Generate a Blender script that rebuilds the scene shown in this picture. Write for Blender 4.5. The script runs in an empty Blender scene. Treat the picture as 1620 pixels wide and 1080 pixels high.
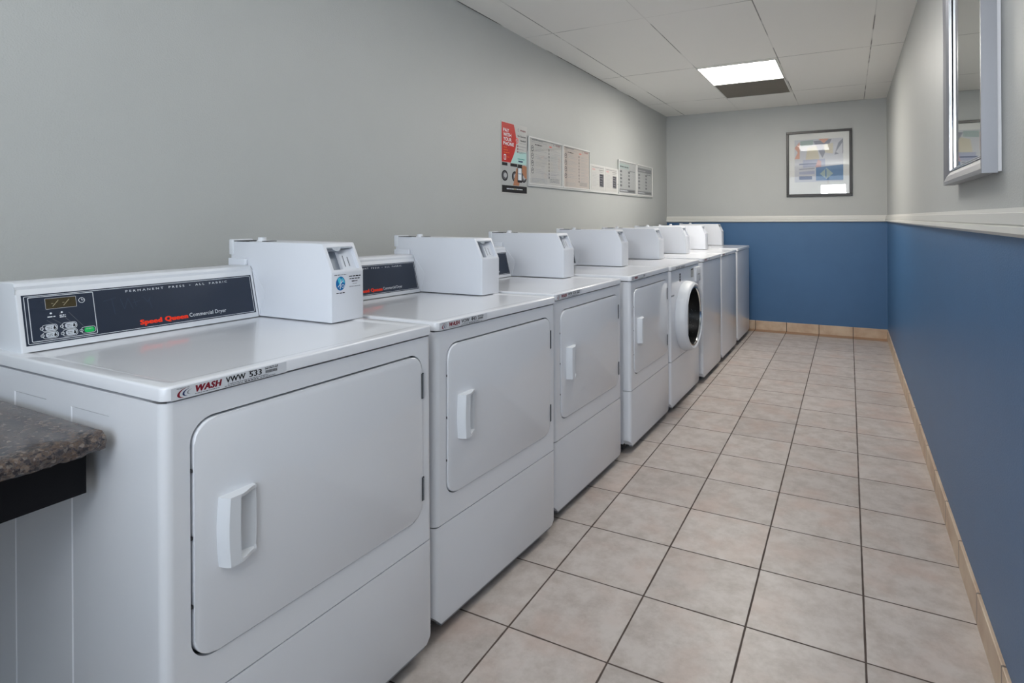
import bpy, bmesh, math, random
from mathutils import Vector, Matrix
random.seed(7)
S = bpy.context.scene
C = S.collection
PI = math.pi
PWIN, PUPFILL, PLIT, PNEAR = 36, 42, 29, 9.0
T = 0.32            # metres per floor tile pitch: the room is laid out in tiles

# ------------------------------------------------------------------ materials
MATS = {}
def nodes_of(name):
    m = bpy.data.materials.new(name); m.use_nodes = True
    nt = m.node_tree; b = nt.nodes['Principled BSDF']
    MATS[name] = m
    return m, nt, b

def srgb(r, g, b):
    f = lambda c: (c/255/12.92) if c/255 <= 0.04045 else ((c/255+0.055)/1.055)**2.4
    return (f(r), f(g), f(b), 1)

def add(nt, typ, **kw):
    n = nt.nodes.new(typ)
    for k, v in kw.items():
        if k == 'op': n.operation = v
        elif isinstance(k, str) and k.startswith('i_'):
            n.inputs[int(k[2:])].default_value = v
        else: setattr(n, k, v)
    return n

def objcoord(nt):
    return add(nt, 'ShaderNodeTexCoord').outputs['Object']

def simple(name, col, rough=0.5, metal=0.0, spec=0.5, coat=0.0, bump=None, vary=0.0):
    m, nt, b = nodes_of(name)
    b.inputs['Roughness'].default_value = rough
    b.inputs['Metallic'].default_value = metal
    b.inputs['Specular IOR Level'].default_value = spec
    b.inputs['Coat Weight'].default_value = coat
    b.inputs['Coat Roughness'].default_value = 0.05
    co = objcoord(nt)
    n = add(nt, 'ShaderNodeTexNoise'); n.inputs['Scale'].default_value = 6; n.inputs['Detail'].default_value = 3
    nt.links.new(co, n.inputs['Vector'])
    mix = add(nt, 'ShaderNodeMixRGB', blend_type='MULTIPLY')
    mix.inputs[0].default_value = 1
    mix.inputs[1].default_value = col
    r = add(nt, 'ShaderNodeMapRange')
    r.inputs['From Min'].default_value = 0.3; r.inputs['From Max'].default_value = 0.7
    r.inputs['To Min'].default_value = 1-vary; r.inputs['To Max'].default_value = 1.0
    nt.links.new(n.outputs['Fac'], r.inputs['Value'])
    nt.links.new(r.outputs[0], mix.inputs[2])
    nt.links.new(mix.outputs[0], b.inputs['Base Color'])
    if bump:
        sc, st, di = bump
        n2 = add(nt, 'ShaderNodeTexNoise'); n2.inputs['Scale'].default_value = sc; n2.inputs['Detail'].default_value = 2
        nt.links.new(co, n2.inputs['Vector'])
        bp = add(nt, 'ShaderNodeBump'); bp.inputs['Strength'].default_value = st; bp.inputs['Distance'].default_value = di
        nt.links.new(n2.outputs['Fac'], bp.inputs['Height'])
        nt.links.new(bp.outputs[0], b.inputs['Normal'])
    return m

M = {}
M['wall'] = simple('wall_paint', srgb(182, 184, 182), 0.48, bump=(210, 0.42, 0.0022), vary=0.02)
M['blue'] = simple('blue_wall_paint', srgb(66, 105, 146), 0.42, bump=(210, 0.42, 0.0022), vary=0.05)
M['trim'] = simple('trim_paint', srgb(214, 213, 208), 0.35)
M['enamel'] = simple('appliance_enamel', srgb(224, 226, 231), 0.32, coat=0.7, vary=0.015)
M['plastic'] = simple('appliance_plastic', srgb(216, 219, 224), 0.45, vary=0.01)
M['boxpaint'] = simple('coin_box_paint', srgb(214, 217, 224), 0.4, vary=0.01)
M['under'] = simple('dark_underside', srgb(40, 40, 42), 0.8)
M['gap_black'] = simple('door_gap_black', srgb(38, 40, 43), 0.7)
M['steel'] = simple('brushed_steel', srgb(150, 155, 162), 0.4, metal=0.6)
M['chrome'] = simple('chrome', srgb(220, 222, 225), 0.12, metal=1.0)
M['silver'] = simple('silver_frame', srgb(142, 143, 148), 0.42, metal=0.55)
M['silverlip'] = simple('bright_silver_edge', srgb(236, 238, 242), 0.15, metal=1.0)
M['framebacking'] = simple('pale_frame_backing', srgb(216, 216, 220), 0.6)
M['mirror'] = simple('mirror_glass', srgb(205, 210, 208), 0.02, metal=1.0)
M['black'] = simple('black_paint', srgb(12, 12, 17), 0.6, spec=0.2)
M['navy'] = simple('navy_panel_film', srgb(34, 44, 62), 0.32, vary=0.12)
M['ink_white'] = simple('ink_white', srgb(225, 230, 235), 0.5)
M['ink_grey'] = simple('ink_grey', srgb(120, 122, 126), 0.5)
M['ink_pale'] = simple('ink_pale_grey', srgb(172, 173, 176), 0.5)
M['ink_black'] = simple('ink_black', srgb(28, 28, 32), 0.5)
M['ink_red'] = simple('ink_red', srgb(240, 62, 36), 0.5)
M['ink_maroon'] = simple('ink_maroon', srgb(122, 34, 48), 0.5)
M['ink_navy'] = simple('ink_navy', srgb(34, 44, 88), 0.5)
M['ink_blue'] = simple('ink_blue', srgb(30, 104, 165), 0.5)
M['ink_cyan'] = simple('ink_cyan', srgb(80, 190, 215), 0.5)
M['ink_orange'] = simple('ink_orange', srgb(228, 110, 50), 0.5)
M['ink_green'] = simple('ink_green', srgb(36, 190, 96), 0.4)
M['ink_teal'] = simple('ink_teal', srgb(20, 130, 125), 0.4)
M['scratch'] = simple('faint_scratch', srgb(66, 76, 94), 0.5)
M['lcd'] = simple('lcd_brown', srgb(62, 54, 34), 0.2)
M['lcd_digit'] = simple('lcd_digit', srgb(160, 150, 120), 0.4)
M['button'] = simple('button_film', srgb(196, 202, 210), 0.4)
M['label'] = simple('label_silver', srgb(205, 208, 214), 0.35)
M['paper'] = simple('paper_white', srgb(196, 195, 192), 0.55)
M['paperpink'] = simple('paper_warm', srgb(196, 186, 179), 0.55)
M['papergrey'] = simple('paper_grey', srgb(176, 178, 178), 0.55)
M['board'] = simple('board_white', srgb(208, 208, 206), 0.4)
M['poster_red'] = simple('poster_red', srgb(196, 36, 30), 0.4, vary=0.12)
M['poster_mint'] = simple('poster_mint', srgb(178, 214, 210), 0.4)
M['skin'] = simple('printed_skin', srgb(176, 122, 92), 0.45, vary=0.2)
M['darkwood'] = simple('dark_picture_frame', srgb(40, 34, 30), 0.35)
M['mat'] = simple('picture_mat', srgb(220, 221, 218), 0.6)
M['photo_grey'] = simple('printed_mid_grey', srgb(92, 92, 98), 0.5)
M['tileedge'] = simple('baseboard_grout', srgb(120, 110, 98), 0.8)
M['rust'] = simple('bracket_grey', srgb(190, 194, 200), 0.4)
M['dull'] = simple('unlit_panel_grey', srgb(112, 104, 94), 0.6, vary=0.1)
M['reject'] = simple('coin_recess_grey', srgb(150, 158, 168), 0.35, metal=0.3)
for nm, c in dict(art_coral=(216, 168, 150), art_grey=(150, 153, 164), art_blue=(112, 142, 178), art_pale=(200, 202, 208),
                  art_sand=(206, 200, 182), art_lilac=(172, 177, 198), art_navy=(112, 120, 148), art_sage=(166, 182, 180), art_rose=(204, 166, 166)).items():
    M[nm] = simple(nm, srgb(*c), 0.6)  # tones paled to paint in the pale reflection on the glass

for nm in list(M):
    if nm.startswith(('ink', 'paper', 'poster', 'art', 'photo', 'skin', 'scratch')): M[nm].node_tree.nodes['Principled BSDF'].inputs['Specular IOR Level'].default_value = 0.15
# lamp diffuser
m, nt, b = nodes_of('lit_diffuser')
b.inputs['Base Color'].default_value = (0.9, 0.9, 0.9, 1)
b.inputs['Emission Color'].default_value = (1.0, 0.95, 0.87, 1)
b.inputs['Emission Strength'].default_value = PLIT
M['lit'] = m
m, nt, b = nodes_of('fill_diffuser')  # glow of the added fill fixture, out of view
b.inputs['Base Color'].default_value = (0.9, 0.9, 0.9, 1); b.inputs['Emission Color'].default_value = (1.0, 0.98, 0.95, 1); b.inputs['Emission Strength'].default_value = PNEAR
M['lit_fill'] = m
# glass
def glass(name, ior):
    m, nt, b = nodes_of(name)
    out = nt.nodes['Material Output']; L = nt.links.new
    tr = add(nt, 'ShaderNodeBsdfTransparent'); gl = add(nt, 'ShaderNodeBsdfGlossy'); gl.inputs['Roughness'].default_value = 0.02
    fr = add(nt, 'ShaderNodeFresnel'); fr.inputs['IOR'].default_value = ior
    ge = add(nt, 'ShaderNodeNewGeometry'); iv = add(nt, 'ShaderNodeMath', op='SUBTRACT'); iv.inputs[0].default_value = 1; L(ge.outputs['Backfacing'], iv.inputs[1])
    fm = add(nt, 'ShaderNodeMath', op='MULTIPLY'); L(fr.outputs[0], fm.inputs[0]); L(iv.outputs[0], fm.inputs[1])
    mx = add(nt, 'ShaderNodeMixShader')
    L(fm.outputs[0], mx.inputs[0]); L(tr.outputs[0], mx.inputs[1]); L(gl.outputs[0], mx.inputs[2])
    L(mx.outputs[0], out.inputs['Surface'])
    return m
M['glass'] = glass('picture_glass', 1.7)
M['doorglass'] = glass('porthole_glass', 1.25)
# washer drum: dark with pale perforation dots
m, nt, b = nodes_of('dark_drum')
co = objcoord(nt)
v = add(nt, 'ShaderNodeTexVoronoi'); v.inputs['Scale'].default_value = 60
nt.links.new(co, v.inputs['Vector'])
r = add(nt, 'ShaderNodeValToRGB'); r.color_ramp.elements[0].position = 0.10; r.color_ramp.elements[1].position = 0.16
r.color_ramp.elements[0].color = srgb(120, 124, 128); r.color_ramp.elements[1].color = srgb(16, 17, 19)
nt.links.new(v.outputs['Distance'], r.inputs[0]); nt.links.new(r.outputs[0], b.inputs['Base Color'])
b.inputs['Roughness'].default_value = 0.35
M['drum'] = m

# floor: glazed ceramic tiles with dark grout
def tile_material(name, offx, offy, base1, base2, groutw, grout, rustrow=False, alongx=True):
    m, nt, b = nodes_of(name)
    L = nt.links.new
    co = objcoord(nt)
    sep = add(nt, 'ShaderNodeSeparateXYZ'); L(co, sep.inputs[0])
    def axis(sock, off):
        d = add(nt, 'ShaderNodeMath', op='DIVIDE'); L(sock, d.inputs[0]); d.inputs[1].default_value = T
        s = add(nt, 'ShaderNodeMath', op='SUBTRACT'); L(d.outputs[0], s.inputs[0]); s.inputs[1].default_value = off
        fl = add(nt, 'ShaderNodeMath', op='FLOOR'); L(s.outputs[0], fl.inputs[0])
        f = add(nt, 'ShaderNodeMath', op='FRACT'); L(s.outputs[0], f.inputs[0])
        h = add(nt, 'ShaderNodeMath', op='SUBTRACT'); L(f.outputs[0], h.inputs[0]); h.inputs[1].default_value = 0.5
        a = add(nt, 'ShaderNodeMath', op='ABSOLUTE'); L(h.outputs[0], a.inputs[0])
        return fl.outputs[0], a.outputs[0]
    fx, ax = axis(sep.outputs[0], offx)
    fy, ay = axis(sep.outputs[1], offy)
    # cross joints are thinner than the joints that run down the room
    wx = add(nt, 'ShaderNodeMath', op='SUBTRACT'); wx.inputs[0].default_value = 0.5; L(ax, wx.inputs[1])
    wy = add(nt, 'ShaderNodeMath', op='SUBTRACT'); wy.inputs[0].default_value = 0.5; L(ay, wy.inputs[1])
    wy2 = add(nt, 'ShaderNodeMath', op='MULTIPLY'); L(wy.outputs[0], wy2.inputs[0]); wy2.inputs[1].default_value = 1.1
    mn = add(nt, 'ShaderNodeMath', op='MINIMUM'); L(wx.outputs[0], mn.inputs[0]); L(wy2.outputs[0], mn.inputs[1])
    wob = add(nt, 'ShaderNodeTexNoise'); wob.inputs['Scale'].default_value = 14; L(co, wob.inputs['Vector'])
    wr = add(nt, 'ShaderNodeMapRange'); wr.inputs['To Min'].default_value = -0.004; wr.inputs['To Max'].default_value = 0.004
    L(wob.outputs['Fac'], wr.inputs['Value'])
    ad = add(nt, 'ShaderNodeMath', op='ADD'); L(mn.outputs[0], ad.inputs[0]); L(wr.outputs[0], ad.inputs[1])
    mr = add(nt, 'ShaderNodeMapRange'); L(ad.outputs[0], mr.inputs['Value'])
    mr.inputs['From Min'].default_value = groutw*0.8; mr.inputs['From Max'].default_value = groutw*1.25
    tilefac = mr.outputs[0]
    # per tile random
    cmb = add(nt, 'ShaderNodeCombineXYZ'); L(fx, cmb.inputs[0]); L(fy, cmb.inputs[1])
    wn = add(nt, 'ShaderNodeTexWhiteNoise', noise_dimensions='3D'); L(cmb.outputs[0], wn.inputs['Vector'])
    # mottled glaze, shifted per tile
    sh = add(nt, 'ShaderNodeVectorMath', operation='SCALE'); L(wn.outputs['Color'], sh.inputs[0]); sh.inputs['Scale'].default_value = 20
    va = add(nt, 'ShaderNodeVectorMath', operation='ADD'); L(co, va.inputs[0]); L(sh.outputs[0], va.inputs[1])
    n1 = add(nt, 'ShaderNodeTexNoise'); n1.inputs['Scale'].default_value = 13; n1.inputs['Detail'].default_value = 9; n1.inputs['Roughness'].default_value = 0.68
    L(va.outputs[0], n1.inputs['Vector'])
    r1 = add(nt, 'ShaderNodeValToRGB'); e = r1.color_ramp.elements
    e[0].position = 0.36; e[0].color = base2; e[1].position = 0.60; e[1].color = base1
    L(n1.outputs['Fac'], r1.inputs[0])
    n2 = add(nt, 'ShaderNodeTexNoise'); n2.inputs['Scale'].default_value = 5; n2.inputs['Detail'].default_value = 5
    L(va.outputs[0], n2.inputs['Vector'])
    r2 = add(nt, 'ShaderNodeMapRange'); r2.inputs['From Min'].default_value = 0.50; r2.inputs['From Max'].default_value = 0.70; r2.inputs['To Max'].default_value = 0.42
    L(n2.outputs['Fac'], r2.inputs['Value'])
    pk = add(nt, 'ShaderNodeMixRGB'); L(r2.outputs[0], pk.inputs[0]); L(r1.outputs[0], pk.inputs[1]); pk.inputs[2].default_value = srgb(188, 160, 146)
    # tile to tile tone
    tv = add(nt, 'ShaderNodeMapRange'); tv.inputs['To Min'].default_value = 0.90; tv.inputs['To Max'].default_value = 1.03
    L(wn.outputs['Value'], tv.inputs['Value'])
    ml = add(nt, 'ShaderNodeMixRGB', blend_type='MULTIPLY'); ml.inputs[0].default_value = 1; L(pk.outputs[0], ml.inputs[1]); L(tv.outputs[0], ml.inputs[2])
    col = ml.outputs[0]
    if rustrow:   # the cut row at the end wall is a browner tile
        gt = add(nt, 'ShaderNodeMath', op='GREATER_THAN'); L(fy, gt.inputs[0]); gt.inputs[1].default_value = rustrow
        rr = add(nt, 'ShaderNodeMixRGB'); L(gt.outputs[0], rr.inputs[0]); L(col, rr.inputs[1]); rr.inputs[2].default_value = srgb(160, 124, 96)
        col = rr.outputs[0]
    g = add(nt, 'ShaderNodeMixRGB'); L(tilefac, g.inputs[0]); g.inputs[1].default_value = grout; L(col, g.inputs[2])
    L(g.outputs[0], b.inputs['Base Color'])
    rg = add(nt, 'ShaderNodeMapRange'); L(tilefac, rg.inputs['Value']); rg.inputs['To Min'].default_value = 0.9; rg.inputs['To Max'].default_value = 0.38
    L(rg.outputs[0], b.inputs['Roughness'])
    bp = add(nt, 'ShaderNodeBump'); bp.inputs['Strength'].default_value = 0.6; bp.inputs['Distance'].default_value = 0.003
    hm = add(nt, 'ShaderNodeMath', op='MULTIPLY'); L(n1.outputs['Fac'], hm.inputs[0]); hm.inputs[1].default_value = 0.12
    hs = add(nt, 'ShaderNodeMath', op='ADD'); L(hm.outputs[0], hs.inputs[0]); L(tilefac, hs.inputs[1])
    L(hs.outputs[0], bp.inputs['Height']); L(bp.outputs[0], b.inputs['Normal'])
    return m
M['floor'] = tile_material('floor_tiles', -2.8856, 6.7015-7, srgb(194, 185, 179), srgb(172, 161, 153), 0.0085, srgb(80, 68, 62), rustrow=20.5)
# baseboard tiles: joints only across the run
def base_material(name, axis_i, off):
    m, nt, b = nodes_of(name); L = nt.links.new
    co = objcoord(nt); sep = add(nt, 'ShaderNodeSeparateXYZ'); L(co, sep.inputs[0])
    d = add(nt, 'ShaderNodeMath', op='DIVIDE'); L(sep.outputs[axis_i], d.inputs[0]); d.inputs[1].default_value = T
    s = add(nt, 'ShaderNodeMath', op='SUBTRACT'); L(d.outputs[0], s.inputs[0]); s.inputs[1].default_value = off
    f = add(nt, 'ShaderNodeMath', op='FRACT'); L(s.outputs[0], f.inputs[0])
    h = add(nt, 'ShaderNodeMath', op='SUBTRACT'); L(f.outputs[0], h.inputs[0]); h.inputs[1].default_value = 0.5
    a = add(nt, 'ShaderNodeMath', op='ABSOLUTE'); L(h.outputs[0], a.inputs[0])
    gt = add(nt, 'ShaderNodeMath', op='GREATER_THAN'); L(a.outputs[0], gt.inputs[0]); gt.inputs[1].default_value = 0.488
    n1 = add(nt, 'ShaderNodeTexNoise'); n1.inputs['Scale'].default_value = 8; n1.inputs['Detail'].default_value = 5; L(co, n1.inputs['Vector'])
    r1 = add(nt, 'ShaderNodeValToRGB'); e = r1.color_ramp.elements
    e[0].position = 0.35; e[0].color = srgb(186, 160, 136); e[1].position = 0.65; e[1].color = srgb(208, 188, 164)
    L(n1.outputs['Fac'], r1.inputs[0])
    g = add(nt, 'ShaderNodeMixRGB'); L(gt.outputs[0], g.inputs[0]); L(r1.outputs[0], g.inputs[1]); g.inputs[2].default_value = srgb(96, 84, 74)
    L(g.outputs[0], b.inputs['Base Color']); b.inputs['Roughness'].default_value = 0.45
    return m
M['base_end'] = base_material('baseboard_tiles_end', 0, -2.8856)
M['base_right'] = base_material('baseboard_tiles_right', 1, 6.7015-7)

# ceiling: painted lay-in panels, broken dark joints
m, nt, b = nodes_of('ceiling_panels'); L = nt.links.new
co = objcoord(nt); sep = add(nt, 'ShaderNodeSeparateXYZ'); L(co, sep.inputs[0])
def joint(sock, off, pitch, w):
    d = add(nt, 'ShaderNodeMath', op='SUBTRACT'); L(sock, d.inputs[0]); d.inputs[1].default_value = off*T
    e_ = add(nt, 'ShaderNodeMath', op='DIVIDE'); L(d.outputs[0], e_.inputs[0]); e_.inputs[1].default_value = pitch*T
    f = add(nt, 'ShaderNodeMath', op='FRACT'); L(e_.outputs[0], f.inputs[0])
    h = add(nt, 'ShaderNodeMath', op='SUBTRACT'); L(f.outputs[0], h.inputs[0]); h.inputs[1].default_value = 0.5
    a = add(nt, 'ShaderNodeMath', op='ABSOLUTE'); L(h.outputs[0], a.inputs[0])
    k = add(nt, 'ShaderNodeMath', op='SUBTRACT'); k.inputs[0].default_value = 0.5; L(a.outputs[0], k.inputs[1])
    g = add(nt, 'ShaderNodeMath', op='LESS_THAN'); L(k.outputs[0], g.inputs[0]); g.inputs[1].default_value = w/(pitch*T)
    return g.outputs[0]
jx = joint(sep.outputs[0], -3.40, 1.93, 0.0034)
jy = joint(sep.outputs[1], 14.62, 4.08, 0.0034)
mxx = add(nt, 'ShaderNodeMath', op='MAXIMUM'); L(jx, mxx.inputs[0]); L(jy, mxx.inputs[1])
nb = add(nt, 'ShaderNodeTexNoise'); nb.inputs['Scale'].default_value = 2.2; nb.inputs['Detail'].default_value = 4; L(co, nb.inputs['Vector'])
br = add(nt, 'ShaderNodeMapRange'); br.inputs['From Min'].default_value = 0.46; br.inputs['From Max'].default_value = 0.56; br.inputs['To Min'].default_value = 0.12; br.inputs['To Max'].default_value = 0.75
L(nb.outputs['Fac'], br.inputs['Value'])
mm = add(nt, 'ShaderNodeMath', op='MULTIPLY'); L(mxx.outputs[0], mm.inputs[0]); L(br.outputs[0], mm.inputs[1])
def edge(sock, at, sign):
    d = add(nt, 'ShaderNodeMath', op='SUBTRACT'); L(sock, d.inputs[0]); d.inputs[1].default_value = at
    a_ = add(nt, 'ShaderNodeMath', op='ABSOLUTE'); L(d.outputs[0], a_.inputs[0])
    g_ = add(nt, 'ShaderNodeMath', op='LESS_THAN'); L(a_.outputs[0], g_.inputs[0]); g_.inputs[1].default_value = 0.007
    return g_.outputs[0]
e1, e2 = edge(sep.outputs[0], -6.0*T, 1), edge(sep.outputs[1], 21.15*T, 1)
em = add(nt, 'ShaderNodeMath', op='MAXIMUM'); L(e1, em.inputs[0]); L(e2, em.inputs[1])
en = add(nt, 'ShaderNodeTexNoise'); en.inputs['Scale'].default_value = 1.3; en.inputs['Detail'].default_value = 3; L(co, en.inputs['Vector'])
er = add(nt, 'ShaderNodeMapRange'); er.inputs['From Min'].default_value = 0.47; er.inputs['From Max'].default_value = 0.53; L(en.outputs['Fac'], er.inputs['Value'])
ee = add(nt, 'ShaderNodeMath', op='MULTIPLY'); L(em.outputs[0], ee.inputs[0]); L(er.outputs[0], ee.inputs[1])
tot = add(nt, 'ShaderNodeMath', op='MAXIMUM'); L(ee.outputs[0], tot.inputs[0]); L(mm.outputs[0], tot.inputs[1])
cm = add(nt, 'ShaderNodeMixRGB'); L(tot.outputs[0], cm.inputs[0]); cm.inputs[1].default_value = srgb(238, 236, 231); cm.inputs[2].default_value = srgb(70, 64, 58)
L(cm.outputs[0], b.inputs['Base Color']); b.inputs['Roughness'].default_value = 0.6
bp = add(nt, 'ShaderNodeBump'); bp.inputs['Strength'].default_value = 0.5; bp.inputs['Distance'].default_value = 0.004; bp.invert = True
L(mxx.outputs[0], bp.inputs['Height']); L(bp.outputs[0], b.inputs['Normal'])
M['ceiling'] = m

# granite
m, nt, b = nodes_of('brown_grey_granite'); L = nt.links.new
co = objcoord(nt)
n0 = add(nt, 'ShaderNodeTexNoise'); n0.inputs['Scale'].default_value = 60; n0.inputs['Detail'].default_value = 8; n0.inputs['Roughness'].default_value = 0.72; L(co, n0.inputs['Vector'])
r0 = add(nt, 'ShaderNodeValToRGB'); e = r0.color_ramp.elements
e[0].position = 0.34; e[0].color = srgb(22, 21, 25); e[1].position = 0.72; e[1].color = srgb(176, 166, 156)
for p_, c in ((0.45, (46, 43, 48)), (0.50, (92, 84, 82)), (0.54, (98, 78, 62)), (0.58, (64, 57, 57)), (0.64, (112, 104, 102))):
    q = e.new(p_); q.color = srgb(*c)
L(n0.outputs['Fac'], r0.inputs[0])
v0 = add(nt, 'ShaderNodeTexVoronoi'); v0.inputs['Scale'].default_value = 190; L(co, v0.inputs['Vector'])
rv = add(nt, 'ShaderNodeValToRGB'); e = rv.color_ramp.elements
e[0].position = 0.0; e[0].color = srgb(26, 25, 30); e[1].position = 1.0; e[1].color = srgb(150, 142, 134)
q = e.new(0.6); q.color = srgb(70, 65, 67); q = e.new(0.82); q.color = srgb(104, 84, 70)
sepv = add(nt, 'ShaderNodeSeparateColor'); L(v0.outputs['Color'], sepv.inputs[0]); L(sepv.outputs[0], rv.inputs[0])
mg = add(nt, 'ShaderNodeMixRGB'); mg.inputs[0].default_value = 0.35; L(r0.outputs[0], mg.inputs[1]); L(rv.outputs[0], mg.inputs[2])
L(mg.outputs[0], b.inputs['Base Color']); b.inputs['Roughness'].default_value = 0.2
M['granite'] = m

# ------------------------------------------------------------------ object helpers
def link(name, me, parent=None, label=None):
    o = bpy.data.objects.new(name, me); C.objects.link(o)
    if parent is not None: o.parent = parent
    if label: o['label'] = label
    return o

def finish(name, bm, mats, parent=None, label=None, smooth=False, angle=35):
    bmesh.ops.recalc_face_normals(bm, faces=bm.faces)
    me = bpy.data.meshes.new(name); bm.to_mesh(me); bm.free()
    for mt in (mats if isinstance(mats, (list, tuple)) else [mats]): me.materials.append(mt)
    if smooth:
        me.shade_smooth()
        me.set_sharp_from_angle(angle=math.radians(angle))
    return link(name, me, parent, label)

def struct(name, bm, mats, **k):
    o = finish(name, bm, mats, **k); o['kind'] = 'structure'; return o

def thing(name, label, cat, loc=(0, 0, 0), rz=0.0, group=None):
    o = bpy.data.objects.new(name, None); C.objects.link(o)
    o.empty_display_size = 0.05
    o.location = loc; o.rotation_euler = (0, 0, rz)
    o['label'] = label; o['category'] = cat
    if group: o['group'] = group
    return o

def bx(bm, x0, x1, y0, y1, z0, z1, mi=0):
    vs = [bm.verts.new(p) for p in ((x0, y0, z0), (x1, y0, z0), (x1, y1, z0), (x0, y1, z0), (x0, y0, z1), (x1, y0, z1), (x1, y1, z1), (x0, y1, z1))]
    fs = []
    for q in ((0, 3, 2, 1), (4, 5, 6, 7), (0, 1, 5, 4), (1, 2, 6, 5), (2, 3, 7, 6), (3, 0, 4, 7)):
        f = bm.faces.new([vs[i] for i in q]); f.material_index = mi; fs.append(f)
    return vs, fs

def bevel_edges(bm, test, w, seg=3, clamp=True):
    es = [e for e in bm.edges if test(e.verts[0].co, e.verts[1].co)]
    if es: bmesh.ops.bevel(bm, geom=es, offset=w, segments=seg, profile=0.5, affect='EDGES', clamp_overlap=clamp)

def box_obj(name, x0, x1, y0, y1, z0, z1, mat, parent=None, bev=0.0, seg=2, label=None):
    bm = bmesh.new(); bx(bm, x0, x1, y0, y1, z0, z1)
    if bev: bmesh.ops.bevel(bm, geom=bm.edges[:], offset=bev, segments=seg, profile=0.5, affect='EDGES')
    return finish(name, bm, mat, parent, label, smooth=bool(bev))

def cyl(bm, c, r, h, axis='z', n=24, r2=None, mi=0):
    r2 = r if r2 is None else r2
    ring = []
    for k, (rr, t) in enumerate(((r, 0), (r2, h))):
        vs = []
        for i in range(n):
            a = 2*PI*i/n; u, w = rr*math.cos(a), rr*math.sin(a)
            p = {'z': (u, w, t), 'x': (t, u, w), 'y': (u, t, w)}[axis]
            vs.append(bm.verts.new((c[0]+p[0], c[1]+p[1], c[2]+p[2])))
        ring.append(vs)
    for i in range(n):
        bm.faces.new((ring[0][i], ring[0][(i+1) % n], ring[1][(i+1) % n], ring[1][i])).material_index = mi
    bm.faces.new(ring[0]).material_index = mi; bm.faces.new(ring[1]).material_index = mi

def lathe_x(bm, prof, c, n=64, mi=0, close=False):
    """prof: (radius, x) revolved about the x axis through c"""
    rings = []
    for r, x in prof:
        if r < 1e-6:
            rings.append([bm.verts.new((c[0]+x, c[1], c[2]))])
        else:
            rings.append([bm.verts.new((c[0]+x, c[1]+r*math.cos(2*PI*i/n), c[2]+r*math.sin(2*PI*i/n))) for i in range(n)])
    for A, B in zip(rings[:-1], rings[1:]):
        for i in range(n):
            j = (i+1) % n
            if len(A) == 1: f = bm.faces.new((A[0], B[i], B[j]))
            elif len(B) == 1: f = bm.faces.new((A[i], A[j], B[0]))
            else: f = bm.faces.new((A[i], A[j], B[j], B[i]))
            f.material_index = mi

def rrect(y0, y1, z0, z1, r, n=6):
    pts = []
    for cy, cz, a0 in ((y1-r, z1-r, 0), (y0+r, z1-r, PI/2), (y0+r, z0+r, PI), (y1-r, z0+r, 1.5*PI)):
        for i in range(n+1):
            a = a0 + (PI/2)*i/n
            pts.append((cy+r*math.cos(a), cz+r*math.sin(a)))
    return pts

def holed_panel(bm, x0, x1, y0, y1, z0, z1, hole, mi=0):
    """slab facing +x (front x1) with a hole given as a ccw loop of (y,z) starting at angle 0"""
    hc = (sum(p[0] for p in hole)/len(hole), sum(p[1] for p in hole)/len(hole))
    hy = max(p[0] for p in hole)-hc[0]; hz = max(p[1] for p in hole)-hc[1]
    outer = []
    for (py, pz) in hole:
        a, b_ = (py-hc[0])/hy, (pz-hc[1])/hz
        k = max(abs(a), abs(b_)); a /= k; b_ /= k
        yy = hc[0]+a*((y1-hc[0]) if a > 0 else (hc[0]-y0))
        zz = hc[1]+b_*((z1-hc[1]) if b_ > 0 else (hc[1]-z0))
        outer.append((yy, zz))
    n = len(hole)
    # snap the four outer corners
    for (cy, cz) in ((y1, z1), (y0, z1), (y0, z0), (y1, z0)):
        k = min(range(n), key=lambda i: (outer[i][0]-cy)**2+(outer[i][1]-cz)**2)
        outer[k] = (cy, cz)
    F = lambda pts, x: [bm.verts.new((x, p[0], p[1])) for p in pts]
    hf, of, hb, ob = F(hole, x1), F(outer, x1), F(hole, x0), F(outer, x0)
    for i in range(n):
        j = (i+1) % n
        for q in ((hf[i], of[i], of[j], hf[j]), (ob[i], hb[i], hb[j], ob[j]), (of[i], ob[i], ob[j], of[j]), (hb[i], hf[i], hf[j], hb[j])):
            try: bm.faces.new(q).material_index = mi
            except ValueError: pass
    return [(hf[i], hf[(i+1) % n]) for i in range(n)]

def prism(bm, loop, y0, y1, mi=0):
    """closed (x,z) loop extruded along y"""
    A = [bm.verts.new((p[0], y0, p[1])) for p in loop]; B = [bm.verts.new((p[0], y1, p[1])) for p in loop]
    n = len(loop); fs = []
    for i in range(n):
        fs.append(bm.faces.new((A[i], A[(i+1) % n], B[(i+1) % n], B[i])))
    fs.append(bm.faces.new(A[::-1])); fs.append(bm.faces.new(B))
    for f in fs: f.material_index = mi
    return fs

# ---- flat printing: many shapes in one mesh, laid on a plane (origin, u, v), a hair apart in depth
_textcache = {}
def text_mesh(s, bold=0.0, space=1.0):
    key = (s, bold, space)
    if key not in _textcache:
        cu = bpy.data.curves.new('txt', 'FONT'); cu.body = s; cu.resolution_u = 3; cu.offset = bold; cu.space_character = space
        ob = bpy.data.objects.new('txt', cu); C.objects.link(ob)
        bpy.context.view_layer.update()
        me = bpy.data.meshes.new_from_object(ob.evaluated_get(bpy.context.evaluated_depsgraph_get()))
        vs = [tuple(v.co) for v in me.vertices]; fs = [tuple(p.vertices) for p in me.polygons]
        bpy.data.objects.remove(ob); bpy.data.curves.remove(cu); bpy.data.meshes.remove(me)
        _textcache[key] = (vs, fs)
    return _textcache[key]

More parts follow.
